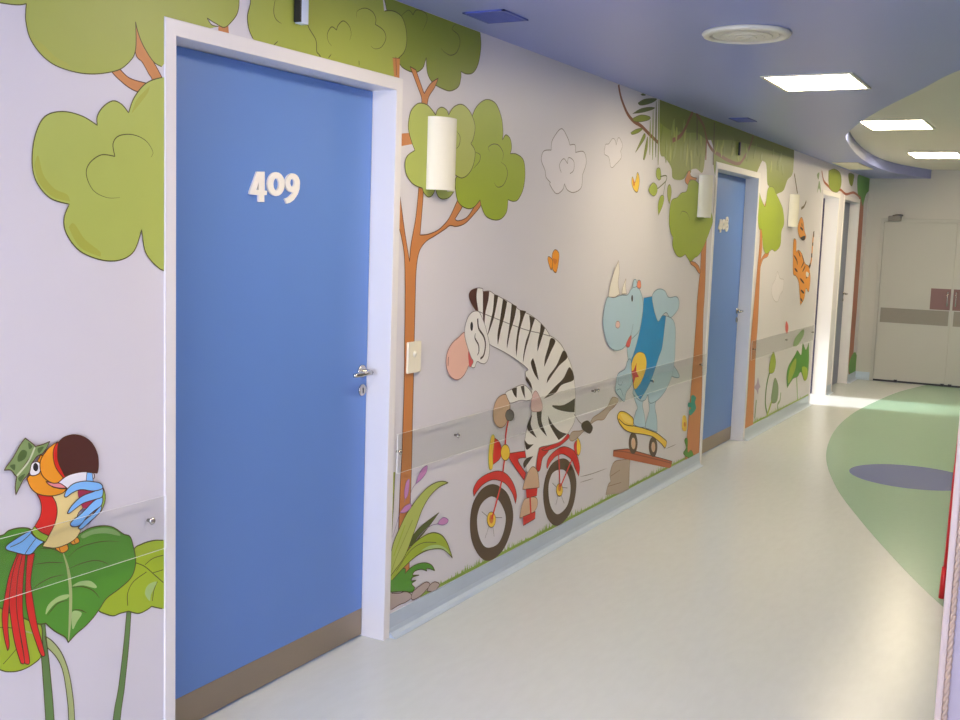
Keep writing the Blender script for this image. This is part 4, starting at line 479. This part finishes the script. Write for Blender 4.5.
["flower_picture","teal and yellow flowers picture at the tree foot left of door 408","wall picture",None,[["teal_flower",None,8,[["f","teal",[[7057,520],[7104,526],[7171,499],[7151,471],[7184,428],[7139,403],[7056,391],[7025,425],[7071,442],[7000,459],[7003,485],[7064,481]],0,0]]],["yellow_flower",None,8,[["f","yellow",[[6900,404],[6959,400],[6996,353],[6996,300],[6941,300],[6896,329]],0,0],["f","orange_deep",[[6972,341],[6971,333],[6964,328],[6953,327],[6942,331],[6933,338],[6928,347],[6930,355],[6937,360],[6947,361],[6958,358],[6968,350]],0,0]]],["leaf",None,8,[["f","leaf_deep",[[6964,236],[7030,234],[7052,139],[7125,142],[7183,94],[7084,95],[6956,146],[7009,176]],"ink_green",3.6]]]]],
["butterfly_picture","orange butterfly picture above the zebra","wall picture",None,[["wing",None,3,[["f","orange",[[4745,1447],[4748,1480],[4780,1497],[4823,1477],[4819,1429],[4797,1386],[4755,1405]],"ink_brown",3.4],["f","orange",[[4741,1399],[4701,1441],[4704,1464],[4751,1445]],"ink_brown",3.3],["f","orange_deep",[[4750,1453],[4803,1447],[4782,1425]],0,0]]]]],
["butterfly_picture","small yellow butterfly picture beside the palm frond","wall picture",None,[["wing",None,3,[["f","yellow",[[5762,1905],[5805,1877],[5837,1934],[5874,1895],[5852,1827],[5791,1837],[5755,1871]],"ink_brown",3.9],["f","orange_deep",[[5771,1896],[5806,1870],[5785,1855]],0,0]]]]],
["butterfly_picture","tiny red butterfly picture above the leaf bush","wall picture",None,[["wing",None,3,[["f","red_soft",[[9690,851],[9722,892],[9808,838],[9787,776],[9716,801]],0,0]]]]],
["cloud_picture","larger outlined white cloud picture above the zebra","wall picture",None,[["puff",None,2,[["f","cloud",[[4789,2071],[4865,2037],[4898,2004,1],[4958,2009],[4968,1974,1],[5069,1985],[5107,1936],[5066,1871,1],[5057,1808],[4968,1779],[4891,1787],[4853,1815,1],[4833,1784],[4763,1763],[4689,1800],[4693,1812,1],[4644,1832],[4627,1865],[4584,1908],[4606,1950],[4687,1962,1],[4696,2009]],"ink_soft",4.3],["s","ink_soft",[[4810,1866],[4786,1900],[4832,1933],[4878,1913,1],[4890,1943],[4951,1930],[4956,1888],[4913,1867]],3.8,0]]]]],
["cloud_picture","smaller outlined white cloud picture left of the palm frond","wall picture",None,[["puff",None,2,[["f","cloud",[[5442,2085],[5478,2081],[5499,2057,1],[5530,2099],[5589,2065],[5565,2030,1],[5580,1997],[5512,1959],[5443,1934],[5402,1984],[5341,1998],[5349,2044],[5393,2054]],"ink_soft",3.1]]]]],
["cloud_picture","faint outlined cloud picture between the far tree and tiger","wall picture",None,[["puff",None,2,[["f","cloud",[[9273,1334],[9378,1276],[9516,1259],[9515,1173],[9417,1132],[9342,1078],[9220,1096],[9119,1156],[9129,1225],[9205,1265]],"ink_soft",3.0]]]]],
["branch_picture","brown leafy branch picture over the two farthest doorways","wall picture",None,[["branch",None,3,[["s","bark_red",[[10781,2278],[10901,2194],[11102,2159],[11409,2123],[11760,2151],[12097,2123],[12545,2161],[12993,2123]],26.1,0],["f","bark_red",[[12889,2108],[13180,2121],[13246,1652],[13272,952],[13254,483],[13256,104],[13022,126],[12966,619],[12973,1078],[12951,1648]],0,0]]],["leaf_cluster",None,4,[["f","leaf_olive",[[11098,2300,1],[11379,2338],[11708,2311],[11790,2207],[11660,2130],[11487,2112],[11256,2129],[11137,2189]],"ink_green",3.9]]],["leaf_cluster",None,4,[["f","leaf_olive",[[12152,2340],[12465,2351],[12475,2299],[12398,2226],[12244,2248]],"ink_green",4.2]]],["leaf_cluster",None,4,[["f","leaf_deep",[[12707,2350],[13070,2390],[13472,2382],[13607,2265],[13324,2183],[13154,2042],[12986,2133],[12784,2167]],"ink_green",4.4]]],["leaf",None,4,[["f","leaf_dull",[[10573,2228],[10675,2255],[10653,2188]],0,0]]],["leaf",None,4,[["f","leaf_dull",[[10638,2060],[10700,2181],[10814,2069],[10702,2109]],0,0]]],["leaf",None,4,[["f","leaf_deep",[[13048,135],[13062,262],[13358,333],[13620,191],[13683,39],[13342,47]],0,0]]]]],
["line_picture","thin grey speed lines picture between rear wheel and stone","wall picture",None,[["line",None,1,[["s","ink_soft",[[5208,303],[5368,290],[5584,282]],4.0,1]]],["line",None,1,[["s","ink_soft",[[5212,271],[5395,260]],3.4,1]]],["line",None,1,[["s","ink_soft",[[6601,234],[6801,232]],4.1,1]]]]]]

for name, label, cat, group, parts in DECALS:
    pts = [p for pt in parts for s in pt[3] for p in s[2]]
    zmin = max(ZB, min(p[1] for p in pts)/1000); y = sum(p[0] for p in pts)/len(pts)/1000
    t = thing(name, (0.0, y, zmin), label, cat, group)
    for pn, par, order, shapes in parts: decal_part(pn, order, shapes, t)

def grass_run(y0, y1, dens, label, hmax=0.045):
    bm = bmesh.new(); r = random.Random(int(y0*100))
    ribbon(bm, [Vector((y0+(y1-y0)*i/60, ZB+.008)) for i in range(61)], .014, False, .0007, .0009, 0)
    for i in range(int((y1-y0)*dens)):
        y = r.uniform(y0, y1); hh = r.uniform(.3, 1)*hmax*(0.35+0.65*abs(math.sin(y*4.1))); ln = r.uniform(-.012, .018)
        v = [bm.verts.new(Vector((.0010+.0004*r.random(), a, b))) for a, b in ((y-.0055, ZB+.006), (y+.0055, ZB+.006), (y+ln, ZB+.010+hh))]
        bm.faces.new(v)
    o = build('grass_picture', bm, paint('grass'))
    return tag(o, label, 'wall picture', kind='stuff')
grass_run(1.9, 2.205, 90, 'short green grass strip picture left of door 409 above the skirting')
grass_run(3.62, 7.32, 130, 'green grass strip picture along the skirting below the bicycle')
grass_run(8.515, 10.87, 60, 'green grass strip picture along the skirting right of door 408')

# ------------------------------------------------------------------ clear acrylic wall guards
def guard(y0, y1, screws, label, seam=None):
    t = thing('wall_guard', (0, (y0+y1)/2, .645), label, 'wall guard')
    bm = bmesh.new()
    sp = [y0]+([seam] if seam else [])+[y1]
    for a, b in zip(sp, sp[1:]): 
        prism(bm, [[(a+.002, .645), (b-.002, .645), (b-.002, .797), (a+.002, .797)]], wall3, .016, .020, 0, 1)
    build('clear_panel', bm, [M['acrylic'], M['acrylic_edge']], t)
    for y, z in screws:
        bm = bmesh.new(); lathe(bm, [(0, .026), (.007, .026), (.0105, .0225), (.0105, .020), (.005, .0195), (.005, .0035), (0, .0035)], 'x', (0, y, z), 16)
        build('screw', bm, M['chrome'], t)
guard(-1.0, 2.205, [(2.149, .735), (0.9, .735), (-.3, .735)], 'clear acrylic wall guard strip over the toucan picture')
guard(3.393, 7.326, [(3.413, .727), (3.852, .726), (5.308, .752), (5.356, .752), (6.226, .712), (7.2, .727)], 'clear acrylic wall guard strip across zebra and rhino pictures')
guard(8.515, 10.87, [(8.6, .727), (9.7, .727), (10.8, .727)], 'clear acrylic wall guard strip right of door 408')

# ------------------------------------------------------------------ wall lights, switch, call lamps
def sconce(y0, label):
    t = thing('wall_light', (0, y0+.0815, 1.72), label, 'wall light', 'white curved wall lights')
    z0, z1, c, a, b = 1.72, 1.995, y0+.0815, .0815, .065
    T = [math.pi*k/20 for k in range(21)]
    out = [(c-a*math.cos(t), .004+b*math.sin(t)) for t in T]; inn = [(c-(a-.003)*math.cos(t), .004+(b-.003)*math.sin(t)) for t in reversed(T)]
    bm = bmesh.new(); prism(bm, [out+inn], lambda u, v, h: Vector((v, u, h)), z0, z1)
    build('cover', bm, M['white_pl'], t)
    bm = bmesh.new(); box(bm, .002, .007, c-.06, c+.06, z0+.02, z1-.02)
    build('back_plate', bm, M['ivory'], t)
    return t
sconce(3.572, 'white curved wall light over the tree between door 409 and zebra')
sconce(6.962, 'white curved wall light left of door 408')
sconce(9.52, 'white curved wall light above the tiger picture')

t = thing('light_switch', (0, 3.512, 1.02), 'ivory light switch on the tree trunk right of door 409', 'light switch')
bm = bmesh.new(); box(bm, .004, .014, 3.462, 3.555, 1.020, 1.140, .003); build('plate', bm, M['ivory'], t)
bm = bmesh.new(); lathe(bm, [(0, .0175), (.011, .0175), (.0125, .0155), (.0125, .0135), (0, .0135)], 'x', (0, 3.508, 1.092), 20); build('button', bm, M['white_pl'], t)

def call_lamp(y, label, pale, w=.036, d=.030):
    t = thing('call_lamp', (0, y, 2.19), label, 'call lamp')
    bm = bmesh.new(); box(bm, .002, d, y+.003, y+w, 2.19, 2.285, .002); build('housing', bm, M[pale], t)
    bm = bmesh.new(); box(bm, .003, d-.002, y-.004, y+.0035, 2.193, 2.282, .0015); build('dark_lens', bm, M['black'], t)
call_lamp(2.765, 'small pale call lamp with black side above door 409', 'sign_pale')
call_lamp(7.85, 'small dark call lamp above door 408', 'brown', .012, .018)

# ------------------------------------------------------------------ ceiling fittings
def downlight(x0, x1, y0, y1, z, label):
    t = thing('ceiling_light', ((x0+x1)/2, (y0+y1)/2, z), label, 'ceiling light', 'square ceiling lights')
    bm = bmesh.new()
    for a in ((x0-.018, x0, y0-.018, y1+.018), (x1, x1+.018, y0-.018, y1+.018), (x0, x1, y0-.018, y0), (x0, x1, y1, y1+.018)): box(bm, *a, z-.007, z-.0002)
    build('frame', bm, M['white_pl'], t)
    bm = bmesh.new(); box(bm, x0, x1, y0, y1, z-.004, z-.0002)
    build('diffuser', bm, M['lamp'], t)
downlight(.79, 1.19, 5.43, 5.93, ZS, 'lit ceiling light in the blue border, nearest in view')
downlight(.74, 1.17, 8.34, 8.96, ZR, 'lit ceiling light near the curved edge of the raised ceiling')
downlight(.72, 1.15, 11.1, 11.76, ZR, 'lit ceiling light farthest along, close to the double door')
downlight(.79, 1.19, 2.75, 3.25, ZS, 'lit ceiling light just out of view before door 409')
downlight(.79, 1.19, 0.2, 0.7, ZS, 'lit ceiling light above the viewer')
downlight(.79, 1.19, -2.4, -1.9, ZS, 'lit ceiling light behind the viewer')

t = thing('ceiling_diffuser', (1.0, 4.31, ZS), 'round white air diffuser in the blue ceiling', 'air diffuser')
bm = bmesh.new(); lathe(bm, [(.168, -.0003), (.172, -.006), (.165, -.016), (.145, -.020), (.138, -.012), (.138, -.0003)], 'z', (1.0, 4.31, ZS), 56); build('rim', bm, M['white_pl'], t)
for k, (r, dz) in enumerate(((.125, -.013), (.097, -.017), (.068, -.020), (.038, -.022))):
    bm = bmesh.new(); lathe(bm, [(r, dz), (r+.004, dz+.001), (r-.017, dz+.0155), (r-.021, dz+.0145), (r, dz)][:4], 'z', (1.0, 4.31, ZS), 48); build('ring_vane', bm, M['white_pl'], t)
bm = bmesh.new(); lathe(bm, [(0, -.024), (.014, -.024), (.018, -.020), (.018, -.0005), (0, -.0005)], 'z', (1.0, 4.31, ZS), 24); build('centre_cap', bm, M['white_pl'], t)

def hatch(x0, x1, y0, y1, label):
    t = thing('ceiling_vent', ((x0+x1)/2, (y0+y1)/2, ZS), label, 'ceiling vent', 'blue ceiling vents')
    bm = bmesh.new(); w = .012
    for a in ((x0, x0+w, y0, y1), (x1-w, x1, y0, y1), (x0, x1, y0, y0+w), (x0, x1, y1-w, y1)): box(bm, *a, ZS-.006, ZS-.0003)
    build('frame', bm, M['bluevent'], t)
    n = 9
    bm = bmesh.new(); box(bm, x0+w, x1-w, y0+w, y1-w, ZS-.002, ZS-.0003)
    for i in range(n):
        y = y0+w+(y1-y0-2*w)*(i+.5)/n
        box(bm, x0+w, x1-w, y-.006, y+.006, ZS-.005, ZS-.002)
    build('louvre', bm, M['bluevent'], t)
hatch(.125, .30, 3.60, 3.80, 'dark blue square ceiling vent above the mural right of door 409')
hatch(.125, .255, 7.14, 7.36, 'small dark blue ceiling vent before door 408')
t = thing('ceiling_panel', (.17, 11.45, ZS), 'cream flat ceiling panel above the farthest doorways', 'ceiling panel')
bm = bmesh.new(); box(bm, .05, .29, 11.0, 11.9, ZS-.008, ZS-.0003, .002); build('cover', bm, M['ivory'], t)

# red pole behind the edge of the right wall
t = thing('pole', (1.822, 5.17, 0), 'thin red pole with thicker foot behind the rope edged wall', 'pole')
bm = bmesh.new(); tube(bm, [(1.808, 5.17, 0.12), (1.814, 5.17, .5), (1.829, 5.17, 1.0)], .0105, 10); build('rod', bm, M['redpole'], t)
bm = bmesh.new(); tube(bm, [(1.802, 5.17, 0.001), (1.805, 5.17, .145)], [.0145, .0125], 12); build('foot', bm, M['redpole'], t)

# ------------------------------------------------------------------ light
def area(name, loc, rot, sx, sy, power, rgb):
    l = bpy.data.lights.new(name, 'AREA'); l.shape = 'RECTANGLE'; l.size = sx; l.size_y = sy; l.energy = power; l.color = rgb
    o = bpy.data.objects.new(name, l); COL.objects.link(o); o.location = loc; o.rotation_euler = rot
    return o
area('window_daylight', (1.6, -4.4, 1.6), (math.radians(90), 0, 0), 2.2, 1.2, 280, (0.70, 0.78, 1.0))
area('room_daylight', (RX-.3, 10.725, 1.6), (0, math.radians(-90), 0), 1.3, 1.9, 75, (1.0, 0.90, 0.74))
sl = bpy.data.lights.new('sun', 'SUN'); sl.energy = 8.0; sl.angle = math.radians(4); sl.color = (0.96, 0.98, 1.0)
so = bpy.data.objects.new('sun', sl); COL.objects.link(so)
d = Vector((1, .12, -.44)); so.rotation_euler = d.to_track_quat('-Z', 'Y').to_euler()
w = bpy.data.worlds.new('World'); SC.world = w; w.use_nodes = True
bg = w.node_tree.nodes['Background']; bg.inputs[0].default_value = (.62, .76, 1.0, 1); bg.inputs[1].default_value = 0.9

# ------------------------------------------------------------------ camera
F, YAW, PITCH, ROLL = 1083.71, .4974, .1139, .0337
cy, sy, cp, sp = math.cos(YAW), math.sin(YAW), math.cos(PITCH), math.sin(PITCH)
fw = Vector((-sy*cp, cy*cp, -sp)); rt = Vector((cy, sy, 0)); up = rt.cross(fw)
r2 = rt*math.cos(ROLL)+up*math.sin(ROLL); u2 = up*math.cos(ROLL)-rt*math.sin(ROLL)
cam = bpy.data.cameras.new('camera'); co = bpy.data.objects.new('camera', cam); COL.objects.link(co)
cam.sensor_fit = 'HORIZONTAL'; cam.sensor_width = 36; cam.lens = F/960*36; cam.clip_start = 0.05
m = Matrix((r2, u2, -fw)).transposed().to_4x4(); m.translation = Vector((2.2033, 0, 1.55)); co.matrix_world = m
SC.camera = co
vs = SC.view_settings
vs.view_transform = 'Standard'; vs.look = 'None'; vs.gamma = 1; vs.use_curve_mapping = False; vs.exposure = 0.24
SC.cycles.max_bounces = 10; SC.cycles.diffuse_bounces = 6; SC.cycles.transparent_max_bounces = 12
SC.cycles.use_denoising = True; SC.cycles.sample_clamp_indirect = 8
